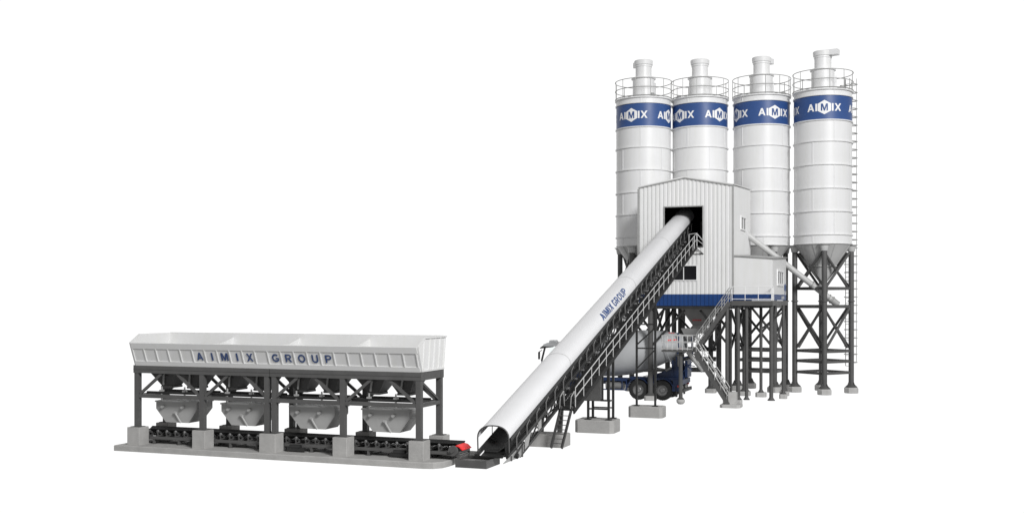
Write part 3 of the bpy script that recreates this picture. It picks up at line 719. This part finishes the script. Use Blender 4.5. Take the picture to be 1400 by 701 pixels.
m = MB()
for i in range(7):
    x_ = LX0+.02+(LX1-LX0-.04)*i/6; m.tube((x_, LY0+.03, LZ), (x_, LY0+.03, LZ+.72), .02, n=6)
    m.tube((x_, LY1-.03, LZ), (x_, LY1-.03, LZ+.72), .02, n=6)
for h in (.05, .38, .72):
    m.tube((LX0+.02, LY0+.03, LZ+h), (LX1, LY0+.03, LZ+h), .022, n=6).tube((LX0+.02, LY1-.03, LZ+h), (LX1, LY1-.03, LZ+h), .022, n=6)
    m.tube((LX0+.02, LY0+.03, LZ+h), (LX0+.02, LY1-.03, LZ+h), .022, n=6)
m.build('landing_rail', 'railw', st)
c = MB().tube((-11.45, 55.0, GZ+.3), (-11.45, 55.0, LZ-.1), .1, n=14).lathe([(.17, 0), (.17, .03), (.1, .08)], (-11.45, 55.0, GZ+.27), 14).build('leg', 'steel', st)
MB().lathe([(.001, 0), (.12, .02), (.2, .1), (.22, .2), (.2, .26), (.001, .27)], (-11.45, 55.0, GZ), 20).build('footing', 'conc2', c)
MB().block(-9.35, 54.1, GZ-.02, -8.35, 55.2, GZ+.14, .15, .03).build('footing', 'conc2', st)
MB().box(-8.98, 54.5, GZ+.14, -8.6, 55.0, GZ+.72).build('footing', 'conc2', st)
column(st, -9.15, 55.2, 4.8, .09, None)

# ------------------------------------------------------------------ silos
SR = 1.597
ZD = 16.85; ZC = 8.22
def aimix(mb_w, mb_b, R, zc, ang0):
    """AI <hex M> IX wrapped round the band; ang0 centre, letters run to the right when seen from outside"""
    def fn(s0, off): return lambda u, v: V(((R+off)*cos(ang0+(s0+u)/R), (R+off)*sin(ang0+(s0+u)/R), zc-.21+v))
    h = .42
    for ch, s0, w in (('A', -.95, .40), ('I', -.49, .10), ('I', .40, .10), ('X', .56, .40)):
        put_glyph(mb_w, ch, fn(s0, .008), h, w, cut=3)
    K = 12; hw = .36; hh = .40
    def top(s): return hh - abs(s)/hw*hh*.5
    for i in range(K):
        a, c = -hw+2*hw*i/K, -hw+2*hw*(i+1)/K
        P = lambda s, z: ((R+.006)*cos(ang0+s/R), (R+.006)*sin(ang0+s/R), zc+z)
        mb_w.add([P(a, -top(a)), P(c, -top(c)), P(c, top(c)), P(a, top(a))], [(0,1,2,3)])
    put_glyph(mb_b, 'M', lambda u, v: V(((R+.012)*cos(ang0+(-.19+u)/R), (R+.012)*sin(ang0+(-.19+u)/R), zc-.2+v)), .40, .38)
def make_silo(root):
    B_ = lambda m, n, k, p=root, **kw: m.build(n, k, p, **kw)
    m = MB(); m.lathe([(SR, ZC+.02), (SR, ZD-.02)], n=72); shell = B_(m, 'shell', 'white')
    for z in (16.5, 15.11, 13.94, 12.64, 11.33, 10.04, 8.74):
        m = MB().lathe([(SR-.005, z-.035), (SR+.065, z-.03), (SR+.065, z+.03), (SR-.005, z+.035)], n=72); m.f = m.f[:-2]; B_(m, 'rib', 'white', shell)
    lv = [16.8, 16.5, 15.11, 13.94, 12.64, 11.33, 10.04, 8.74, 8.25]
    m = MB()
    for k in range(len(lv)-1):
        if k == 1: continue
        for j in range(4):
            a = radians(20 + 90*j + (47 if k % 2 else 0) ); z1, z0 = lv[k]-.04, lv[k+1]+.04
            p = V((cos(a), sin(a), 0)); B_(MB().beam(p*(SR+.004)+V((0,0,z0)), p*(SR+.004)+V((0,0,z1)), .06, .03, p), 'plate_seam', 'white', shell)
    m = MB().lathe([(SR+.012, 15.15), (SR+.012, 16.46)], n=72); m.f = m.f[:-2]; band = B_(m, 'blue_band', 'blue', shell)
    for j in range(4):
        w, b_ = MB(), MB(); aimix(w, b_, SR+.012, 15.80, radians(-90+90*j))
        B_(w, 'lettering', 'logo', band, smooth=False); B_(b_, 'emblem', 'blue', band, smooth=False)
    m = MB().lathe([(SR+.08, ZD-.06), (SR+.09, ZD-.05), (SR+.09, ZD), (SR+.05, ZD+.01), (.8, ZD+.14), (.001, ZD+.16)], n=72); B_(m, 'top_deck', 'white')
    m = MB().lathe([(.001, ZC), (SR+.04, ZC), (SR+.04, ZC+.03), (SR-.01, ZC+.05)], n=72); B_(m, 'bottom_ring', 'white', shell)
    # cone
    m = MB().lathe([(SR-.02, ZC), (.72, 7.02), (.7, 6.98), (.22, 6.1), (.22, 5.85), (.12, 5.8), (.001, 5.79)], n=48)
    cone = B_(m, 'cone', 'cone')
    m = MB().lathe([(.70, 6.97), (.78, 6.98), (.78, 7.04), (.72, 7.04)], n=48); m.f = m.f[:-2]
    for j in range(8):
        a = radians(22+45*j); p = V((cos(a), sin(a), 0)); m.beam(p*(SR-.03)+V((0,0,ZC-.02)), p*.74+V((0,0,7.05)), .03, .04, p)
    B_(m, 'cone_flange', 'cone', cone); B_(MB().tube((.0, 0, 5.5), (0, 0, 5.8), .14, n=12).tube((-.3, 0, 5.65), (.3, 0, 5.65), .06, n=8), 'outlet_valve', 'cone', cone)
    # dust collector
    m = MB().lathe([(.001, ZD+.1), (.78, ZD+.1), (.78, ZD+.16), (.64, ZD+.2), (.64, ZD+1.25), (.72, ZD+1.27), (.72, ZD+1.34), (.50, ZD+1.36), (.47, ZD+1.39), (.47, ZD+1.97), (.5, ZD+1.99), (.5, ZD+2.08), (.54, ZD+2.11), (.56, ZD+2.34), (.52, ZD+2.38), (.001, ZD+2.39)], n=40)
    m.beam((.3, -.52, ZD+.2), (.3, -.52, ZD+.95), .06, .06); m.box(.62, -.12, ZD+.2, .75, .12, ZD+1.0)
    B_(m, 'dust_collector', 'white')
    m = MB().prism([(0, -.34), (.92, -.30), (.92, .16), (0, .36)], ZD+2.10, ZD+2.405); hood = B_(m, 'exhaust_hood', 'white')
    for a in (-40, 60, 150): 
        x_, y_ = 1.28*cos(radians(a)), 1.28*sin(radians(a)); B_(MB().box(x_-.13, y_-.1, ZD+.02, x_+.13, y_+.1, ZD+.2).tube((x_, y_, ZD+.2), (x_, y_, ZD+.26), .1, n=12), 'hatch', 'grey')
    m = MB()
    for h in (.55, 1.08): m.ring(SR+.07, ZD+h, .022, 60)
    m.ring(SR+.07, ZD+.06, .03, 60, 4)
    for j in range(12):
        a = radians(10+30*j); p = V(((SR+.07)*cos(a), (SR+.07)*sin(a), ZD)); m.tube(p, p+V((0,0,1.08)), .02, n=6)
    B_(m, 'guard_rail', 'rail')
    # legs: tube with white cap, flange and footing
    LR = SR-.045; LG = []
    for j in range(4):
        a = radians(-90+90*j); p = V((LR*cos(a), LR*sin(a), 0)); LG.append(p)
        m = MB().tube(p+V((0,0,.3)), p+V((0,0,8.0)), .15, n=18)
        m.lathe([(.33, 0), (.33, .04), (.27, .09), (.2, .16), (.18, .18)], p+V((0,0,.14)), 18)
        for k in range(4):
            t = radians(45+90*k); q = V((cos(t), sin(t), 0)); m.beam(p+q*.24+V((0,0,.2)), p+q*.14+V((0,0,.42)), .03, .1)
        m.lathe([(.2, -.03), (.2, .03)], p+V((0,0,5.02)), 18); leg = B_(m, 'leg', 'steel')
        m = MB().lathe([(.18, 7.82), (.2, 7.85), (.24, 8.1), (.36, 8.2), (.001, 8.21)], (p.x, p.y, 0), 18); B_(m, 'leg_cap', 'cone', leg)
        m = MB().lathe([(.39, -.18), (.41, -.16), (.41, .09), (.37, .14), (.001, .14)], p, 8, a0=pi/8); B_(m, 'footing', 'conc2', leg)
    for j in range(4):
        p, q = LG[j], LG[(j+1) % 4]; d = (q-p).normalized()*.16
        for z, h in ((5.74, .16), (4.72, .18), (2.2, .15), (1.62, .15), (.98, .14)):
            B_(MB().beam(p+d+V((0,0,z)), q-d+V((0,0,z)), .10, h), 'tie_beam', 'steel')
        for z0, z1 in ((2.4, 4.62), (5.84, 7.75)):
            a1 = MB().tube(p+d+V((0,0,z0)), q-d+V((0,0,z1)), .075, n=8); B_(a1, 'brace', 'steel')
            off = p.cross(V((0,0,1))).normalized()*0
            o2 = (p+q).normalized()*.155
            a2 = MB().tube(p+d+V((0,0,z1))-o2, q-d+V((0,0,z0))-o2, .075, n=8); B_(a2, 'brace', 'steel')
    return root, hood
CAMP = V((0, 0, 0))
SIL = [(-15.46, 63.6, -26, 'leftmost of the four tall white cement silos, behind the conveyor', -148),
       (-12.30, 64.6, 44, 'second white cement silo from the left, rising behind the tower gable', 170),
       (-8.80, 65.2, 27.5, 'third white cement silo from the left, behind the small annex room', 150),
       (-5.31, 64.85, 3, 'rightmost white cement silo with a tall caged ladder on its right side', 72)]
s0 = thing('cement_silo', SIL[0][3], 'silo', (0, 0, 0), 'four white cement silos in a row')
OFF[s0.name] = V((0,0,0)); make_silo(s0)
for i, (x, y, al, lab, hd) in enumerate(SIL):
    r = s0 if i == 0 else copy_tree(s0)
    r.location = (x, y, 0); r['label'] = lab
    los = math.atan2(y, x)                       # bearing of the line of sight
    # outward direction facing the camera is los + 180; a point alpha to the right seen from there is at los+180+alpha
    r.rotation_euler = (0, 0, los + pi + radians(al) + pi/2)
    for ch in r.children:
        if ch.name.startswith('exhaust_hood'): ch.rotation_euler = (0, 0, radians(hd - al) - pi/2)
    if i == 3: s4 = r
# caged ladder on the right-hand silo (rotated frame of that silo)
rz = s4.rotation_euler.z
def cage(z0, z1, tall):
    los = math.atan2(64.85, -5.31); aL = los + pi + radians(124)
    c = V((cos(aL), sin(aL), 0)); tng = V((-sin(aL), cos(aL), 0))
    m = MB()
    for s in (-1, 1): m.tube(c*(SR+.06)+tng*s*.2+V((0,0,z0)), c*(SR+.06)+tng*s*.2+V((0,0,z1)), .025, n=6)
    z = z0
    while z < z1: m.tube(c*(SR+.06)-tng*.2+V((0,0,z)), c*(SR+.06)+tng*.2+V((0,0,z)), .014, n=5); z += .3
    z = z0+.2
    while z < z1:
        pts = [c*(SR+.06+.60*sin(pi*k/8)) + tng*(.32*cos(pi*k/8)) + V((0,0,z)) for k in range(9)]; m.path(pts, .03, 5); 
        m.tube(c*(SR-.05)+tng*.2+V((0,0,z)), c*(SR+.06)+tng*.2+V((0,0,z)), .018, n=5)
        z += .47
    for k in (2, 4, 6):
        q = c*(SR+.06+.60*sin(pi*k/8)) + tng*(.32*cos(pi*k/8)); m.tube(q+V((0,0,z0+.2)), q+V((0,0,z1)), .014, n=5)
    R_ = Matrix.Rotation(-rz, 3, 'Z'); m.v = [R_ @ v for v in m.v]
    return m
OFF['zero'] = V((0,0,0))
lad = cage(1.3, ZD+.95, True); o = lad.build('caged_ladder', 'rail'); o.parent = s4

# ------------------------------------------------------------------ screw conveyors
def screw(p, q, lab, r=.13):
    p, q = V(p), V(q); d = (q-p).normalized()
    root = thing('screw_conveyor', lab, 'screw conveyor', tuple(q), 'pale tube screw conveyors')
    MB().tube(p, q, r, n=20).build('tube', 'railw', root)
    m = MB()
    for k in (.0, .45, .78, .98):
        c = p + (q-p)*k; m.tube(c-d*.03, c+d*.03, r+.04, n=20)
    m.build('flange', 'rail', root)
    MB().tube(q, q+d*.55, r*1.15, n=16).tube(q+d*.1, q+d*.14, r*1.4, n=16).build('motor', 'grey', root)
    MB().tube(q-d*.35+V((0,0,.1)), q-d*.35+V((0,0,.55)), .12, n=14).build('inlet', 'grey', root)
screw((-9.3, 62.0, 8.85), (-4.85, 64.2, 5.15), 'long pale screw conveyor tube sloping from the tower to the rightmost silo', .165)

# ------------------------------------------------------------------ concrete mixer truck
TZ = GZ
tk = thing('concrete_mixer_truck', 'blue concrete mixer truck with big grey drum parked under the tower', 'truck', (-15.5, 58, TZ))
ty = 58.0; hw_ = 1.2
for s in (-1, 1): MB().box(-19.3, ty+s*.45-.05, TZ+.75, -11.9, ty+s*.45+.05, TZ+1.0).build('chassis_rail', 'truckblue', tk)
m = MB()
for x_ in (-18.2, -16.5, -15, -13.5, -12.1): m.box(x_-.05, ty-.4, TZ+.78, x_+.05, ty+.4, TZ+.95)
m.build('chassis_cross_member', 'truckblue', tk)
def wheel(x, y, sgn):
    m = MB().lathe([(.30, -.16), (.42, -.17), (.5, -.14), (.53, -.09), (.53, .09), (.5, .14), (.42, .17), (.30, .16)], (x, y, TZ+.53), 36, (0,1,0)); m.f = m.f[:-2]
    for k in range(36):
        t = 2*pi*k/36; c = V((x+.53*cos(t), y, TZ+.53+.53*sin(t))); m.beam(c-V((0,.13,0)), c+V((0,.13,0)), .03, .02, V((cos(t),0,sin(t))))
    w = m.build('wheel', 'tyre', tk)
    q = lambda z: z*sgn
    m = MB().lathe([(.001, q(.10)), (.1, q(.12)), (.13, q(.10)), (.14, q(.02)), (.25, q(.04)), (.29, q(.10)), (.30, q(.15)), (.31, q(.15)), (.31, q(-.15))], (x, y, TZ+.53), 28, (0,1,0)); m.f = m.f[:-1]
    for k in range(8):
        t = 2*pi*k/8; m.tube((x+.19*cos(t), y+q(.02), TZ+.53+.19*sin(t)), (x+.19*cos(t), y+q(.06), TZ+.53+.19*sin(t)), .018, n=6)
    m.build('rim', 'hub', w)
for x_ in (-18.75, -17.2, -14.1, -12.82):
    for s in (-1, 1): wheel(x_, ty+s*1.0, s)
    MB().tube((x_, ty-.95, TZ+.53), (x_, ty+.95, TZ+.53), .07, n=10).build('axle', 'steel2', tk)
for x_ in (-14.1, -12.82):
    for s in (-1, 1):
        m = MB(); K = 14
        for k in range(K):
            a0, a1 = radians(8+164*k/K), radians(8+164*(k+1)/K); R0, R1 = .60, .63
            y0, y1 = ty+s*.78, ty+s*1.22
            P = lambda R, a, y: (x_+R*cos(a), y, TZ+.53+R*sin(a))
            m.add([P(R0,a0,y0),P(R0,a1,y0),P(R1,a1,y0),P(R1,a0,y0),P(R0,a0,y1),P(R0,a1,y1),P(R1,a1,y1),P(R1,a0,y1)], [(0,1,2,3),(7,6,5,4),(3,2,6,7),(0,4,5,1)])
        m.build('mudguard', 'truckblue', tk)
m = MB().box(-14.6, ty-.95, TZ+1.06, -12.0, ty-.5, TZ+1.2).box(-13.55, ty-1.1, TZ+.55, -13.38, ty-.7, TZ+1.1).box(-12.28, ty-1.18, TZ+.5, -11.75, ty-1.1, TZ+.85).box(-12.25, ty-1.12, TZ+.85, -11.78, ty+1.1, TZ+1.1)
m.build('rear_body', 'truckblue', tk)
MB().box(-11.8, ty-1.15, TZ+.45, -11.7, ty+1.15, TZ+.62).build('bumper', 'steel2', tk)
for s in (-1, 1):
    MB().box(-12.0, ty+s*1.19-.03, TZ+.72, -11.86, ty+s*1.19+.03, TZ+.82).build('tail_lamp', 'lamp', tk)
    MB().box(-12.1, ty+s*1.0-.2, TZ+.2, -12.07, ty+s*1.0+.2, TZ+.75).build('mudflap', 'rubber', tk)
# drum pedestals
m = MB().prism([(-12.4, TZ+1.1), (-11.75, TZ+1.1), (-12.05, TZ+2.05), (-12.45, TZ+2.1)], ty-.55, ty-.45, 'xz').prism([(-12.4, TZ+1.1), (-11.75, TZ+1.1), (-12.05, TZ+2.05), (-12.45, TZ+2.1)], ty+.45, ty+.55, 'xz')
m.prism([(-14.4, TZ+1.0), (-12.3, TZ+1.05), (-12.35, TZ+1.75), (-13.0, TZ+1.45)], ty-.62, ty-.55, 'xz').box(-12.5, ty-.5, TZ+1.9, -12.1, ty+.5, TZ+2.0)
m.build('drum_pedestal', 'truckblue', tk)
MB().box(-17.9, ty-.5, TZ+1.0, -17.5, ty+.5, TZ+1.9).build('drum_pedestal', 'truckblue', tk)
tilt = radians(11); dc = V((-14.85, ty, 2.22)); dax = V((cos(tilt), 0, sin(tilt)))
prof = [(.001, -2.65), (.45, -2.64), (.6, -2.55), (.95, -1.9), (1.1, -1.1), (1.15, -.3), (1.15, .5), (1.05, 1.1), (.9, 1.7), (.78, 2.15), (.66, 2.55), (.5, 3.1), (.44, 3.1), (.44, 2.9), (.001, 2.9)]
dr = MB().lathe(prof, dc, 56, dax).build('drum', 'drum', tk)
m = MB().lathe([(.70, 2.02), (.86, 2.03), (.86, 2.16), (.70, 2.17)], dc, 48, dax).build('roller_track', 'drum', dr)
ee = dax.cross(V((0,1,0))).normalized()
def ondrum(t, a):   # point on the rear cone: t along the axis, a angle from the near side upwards
    rr = .66 - (t-2.55)*.29 + .012; return dc + dax*t + V((0,-1,0))*rr*cos(a) - ee*rr*sin(a)*(-1 if ee.z > 0 else 1)
for t0, n_, a_ in ((2.35, 3, 1.15), (2.3, 5, .35), (2.5, 4, -.55)):
    m = MB()
    for k in range(n_):
        t = t0 + k*.11; m.add([ondrum(t, a_), ondrum(t+.075, a_), ondrum(t+.075, a_+.12), ondrum(t, a_+.12)], [(0,1,2,3)])
    m.build('red_marking', 'red', dr)
# hopper, chute, ladder at the rear
e = dc + dax*3.2
m = MB(); frustum(m, e.x+.2, ty, e.z+.75, .45, .5, e.z+.05, .15, .2); m.build('feed_hopper', 'rail', tk)
m = MB().box(-12.15, ty-.6, e.z-.6, -12.05, ty-.5, e.z+.5).box(-11.4, ty-.55, 2.0, -11.3, ty-.47, e.z+.3).beam((-12.1, ty-.55, 2.0), (-11.35, ty-.52, 1.4), .05, .05).beam((-12.2, ty-.55, 1.9), (-11.3, ty-.52, 2.2), .07, .07).box(-11.75, ty-.5, 1.0, -11.6, ty+.5, 1.9).tube((-12.1, ty-.75, 1.5), (-12.1, ty-.75, 2.1), .08, n=10)
m.beam((-11.9, ty-.6, 1.2), (-11.2, ty-.6, 2.0), .04, .04).beam((-11.9, ty-.6, 1.75), (-11.2, ty-.6, 1.6), .04, .04)
m.build('rear_frame', 'truckblue', tk)
m = MB().tube((-11.55, ty-.6, 2.35), (-10.75, ty-.8, 1.35), .13, .09, n=12).build('discharge_chute', 'rail', tk)
MB().tube((-12.0, ty-.85, 1.6), (-12.0, ty-.85, 2.15), .07, n=12).tube((-12.4, ty-.8, 1.5), (-12.7, ty-.8, 1.35), .07, n=12).build('hydraulic_cylinder', 'hub', tk)
# side gear between the axles
m = MB().tube((-15.9, ty-.95, TZ+.72), (-14.95, ty-.95, TZ+.72), .24, n=24).build('fuel_tank', 'hub', tk)
m = MB()
for z_ in (TZ+.48, TZ+.98): m.box(-16.2, ty-1.22, z_, -14.72, ty-1.18, z_+.06)
for x_ in (-16.2, -15.7, -15.0, -14.76): m.box(x_, ty-1.225, TZ+.48, x_+.05, ty-1.175, TZ+1.04)
m.box(-16.2, ty-1.2, TZ+1.04, -14.7, ty-.5, TZ+1.12); m.build('side_guard', 'truckblue', tk)
# cab with open glazed upper part
cx0, cx1 = -19.55, -17.95; cz = TZ
m = MB().prism([(cx0, TZ+.55), (cx1, TZ+.55), (cx1, TZ+1.95), (cx0+.02, TZ+1.95), (cx0-.05, TZ+1.3)], ty-1.18, ty+1.18, 'xz'); cab = m.build('cab', 'truckblue', tk)
m = MB()
for s in (-1, 1):
    m.beam((cx0+.02, ty+s*1.13, TZ+1.95), (cx0+.22, ty+s*1.08, TZ+2.78), .1, .1).beam((cx1-.08, ty+s*1.13, TZ+1.95), (cx1-.08, ty+s*1.08, TZ+2.78), .12, .1).beam((cx0+.95, ty+s*1.13, TZ+1.95), (cx0+.95, ty+s*1.08, TZ+2.78), .06, .06)
m.build('cab_pillar', 'steel2', cab)
m = MB().prism([(cx0+.1, TZ+2.76), (cx1, TZ+2.76), (cx1, TZ+2.95), (cx0+.35, TZ+2.95), (cx0+.12, TZ+2.86)], ty-1.15, ty+1.15, 'xz').prism([(cx0+.35, TZ+2.96), (cx0+.75, TZ+2.96), (cx0+.65, TZ+3.08), (cx0+.4, TZ+3.08)], ty-.9, ty-.3, 'xz').build('cab_roof', 'drum', cab)
m = MB().prism([(cx0-.1, TZ+2.66), (cx0+.12, TZ+2.82), (cx0+.14, TZ+2.78), (cx0-.06, TZ+2.62)], ty-1.1, ty+1.1, 'xz').build('sun_visor', 'steel2', cab)
m = MB().box(cx0+.45, ty-1.12, TZ+1.97, cx0+.9, ty-1.11, TZ+2.75).box(cx0+.98, ty-1.12, TZ+1.97, cx1-.15, ty-1.11, TZ+2.75).build('side_window', 'glass', cab)
m = MB().box(cx0-.12, ty-1.32, TZ+2.05, cx0-.05, ty-1.18, TZ+2.45).path([(cx0+.05, ty-1.15, TZ+2.55), (cx0-.08, ty-1.26, TZ+2.45)], .02).build('mirror', 'steel2', cab)
for s in (-1, 1): MB().box(cx0-.08, ty+s*.85-.15, TZ+.75, cx0-.02, ty+s*.85+.15, TZ+.9).build('headlight', 'logo', cab)

# ------------------------------------------------------------------ light, world, camera
w = bpy.data.worlds.new('World'); SC.world = w; w.use_nodes = True
nt = w.node_tree; bg = nt.nodes['Background']
tc = nt.nodes.new('ShaderNodeTexCoord'); sp = nt.nodes.new('ShaderNodeSeparateXYZ'); nt.links.new(tc.outputs['Generated'], sp.inputs[0])
mr = nt.nodes.new('ShaderNodeMapRange'); mr.inputs['From Min'].default_value = -1; mr.inputs['From Max'].default_value = 1
nt.links.new(sp.outputs['Z'], mr.inputs['Value'])
cr_ = nt.nodes.new('ShaderNodeValToRGB'); nt.links.new(mr.outputs['Result'], cr_.inputs['Fac'])
e = cr_.color_ramp.elements
def zz(deg): return (sin(radians(deg))+1)/2
e[0].position = zz(-40); e[0].color = (.30, .30, .30, 1)
e[1].position = zz(-17); e[1].color = (1.06, 1.06, 1.06, 1)
for d_, v_ in ((22, 1.06), (45, .62), (90, .55)):
    x = e.new(min(zz(d_), .9999)); x.color = (v_, v_, v_, 1)
# the white backdrop stands behind the machines; the studio is dimmer to the sides and behind the camera
dp = nt.nodes.new('ShaderNodeVectorMath'); dp.operation = 'DOT_PRODUCT'; nt.links.new(tc.outputs['Generated'], dp.inputs[0]); dp.inputs[1].default_value = (-.35, .937, 0)
m2 = nt.nodes.new('ShaderNodeMapRange'); m2.interpolation_type = 'SMOOTHSTEP'
m2.inputs['From Min'].default_value = .42; m2.inputs['From Max'].default_value = .76; m2.inputs['To Min'].default_value = .42; m2.inputs['To Max'].default_value = 1
nt.links.new(dp.outputs['Value'], m2.inputs['Value'])
mm = nt.nodes.new('ShaderNodeMix'); mm.data_type = 'RGBA'; mm.blend_type = 'MULTIPLY'; mm.inputs['Factor'].default_value = 1
nt.links.new(cr_.outputs['Color'], mm.inputs['A']); nt.links.new(m2.outputs['Result'], mm.inputs['B'])
nt.links.new(mm.outputs['Result'], bg.inputs['Color']); bg.inputs['Strength'].default_value = 1.0

ld = bpy.data.lights.new('key_softbox', 'AREA'); ld.shape = 'DISK'; ld.size = 26; ld.color = (1, 1, 1)
lo = bpy.data.objects.new('key_softbox', ld); COL.objects.link(lo)
tgt = V((-13, 50, 5)); dirn = V((.80, -.90, .62)).normalized(); DL = 110
lo.location = tgt + dirn*DL; lo.rotation_euler = (-dirn).to_track_quat('-Z', 'Y').to_euler()
ld.energy = pi*pi*DL*DL*.90

cd = bpy.data.cameras.new('camera'); co = bpy.data.objects.new('camera', cd); COL.objects.link(co); SC.camera = co
co.location = (0, 0, 5); co.rotation_euler = (radians(90), 0, radians(20.5))
cd.sensor_width = 36; cd.lens = 36*1500/1400; cd.shift_y = 61.5/1400; cd.clip_end = 1000; cd.clip_start = .1
SC.view_settings.view_transform = 'Standard'; SC.view_settings.look = 'None'; SC.view_settings.exposure = 0; SC.view_settings.gamma = 1
for o in bpy.data.objects:
    if '_root' in o: del o['_root']
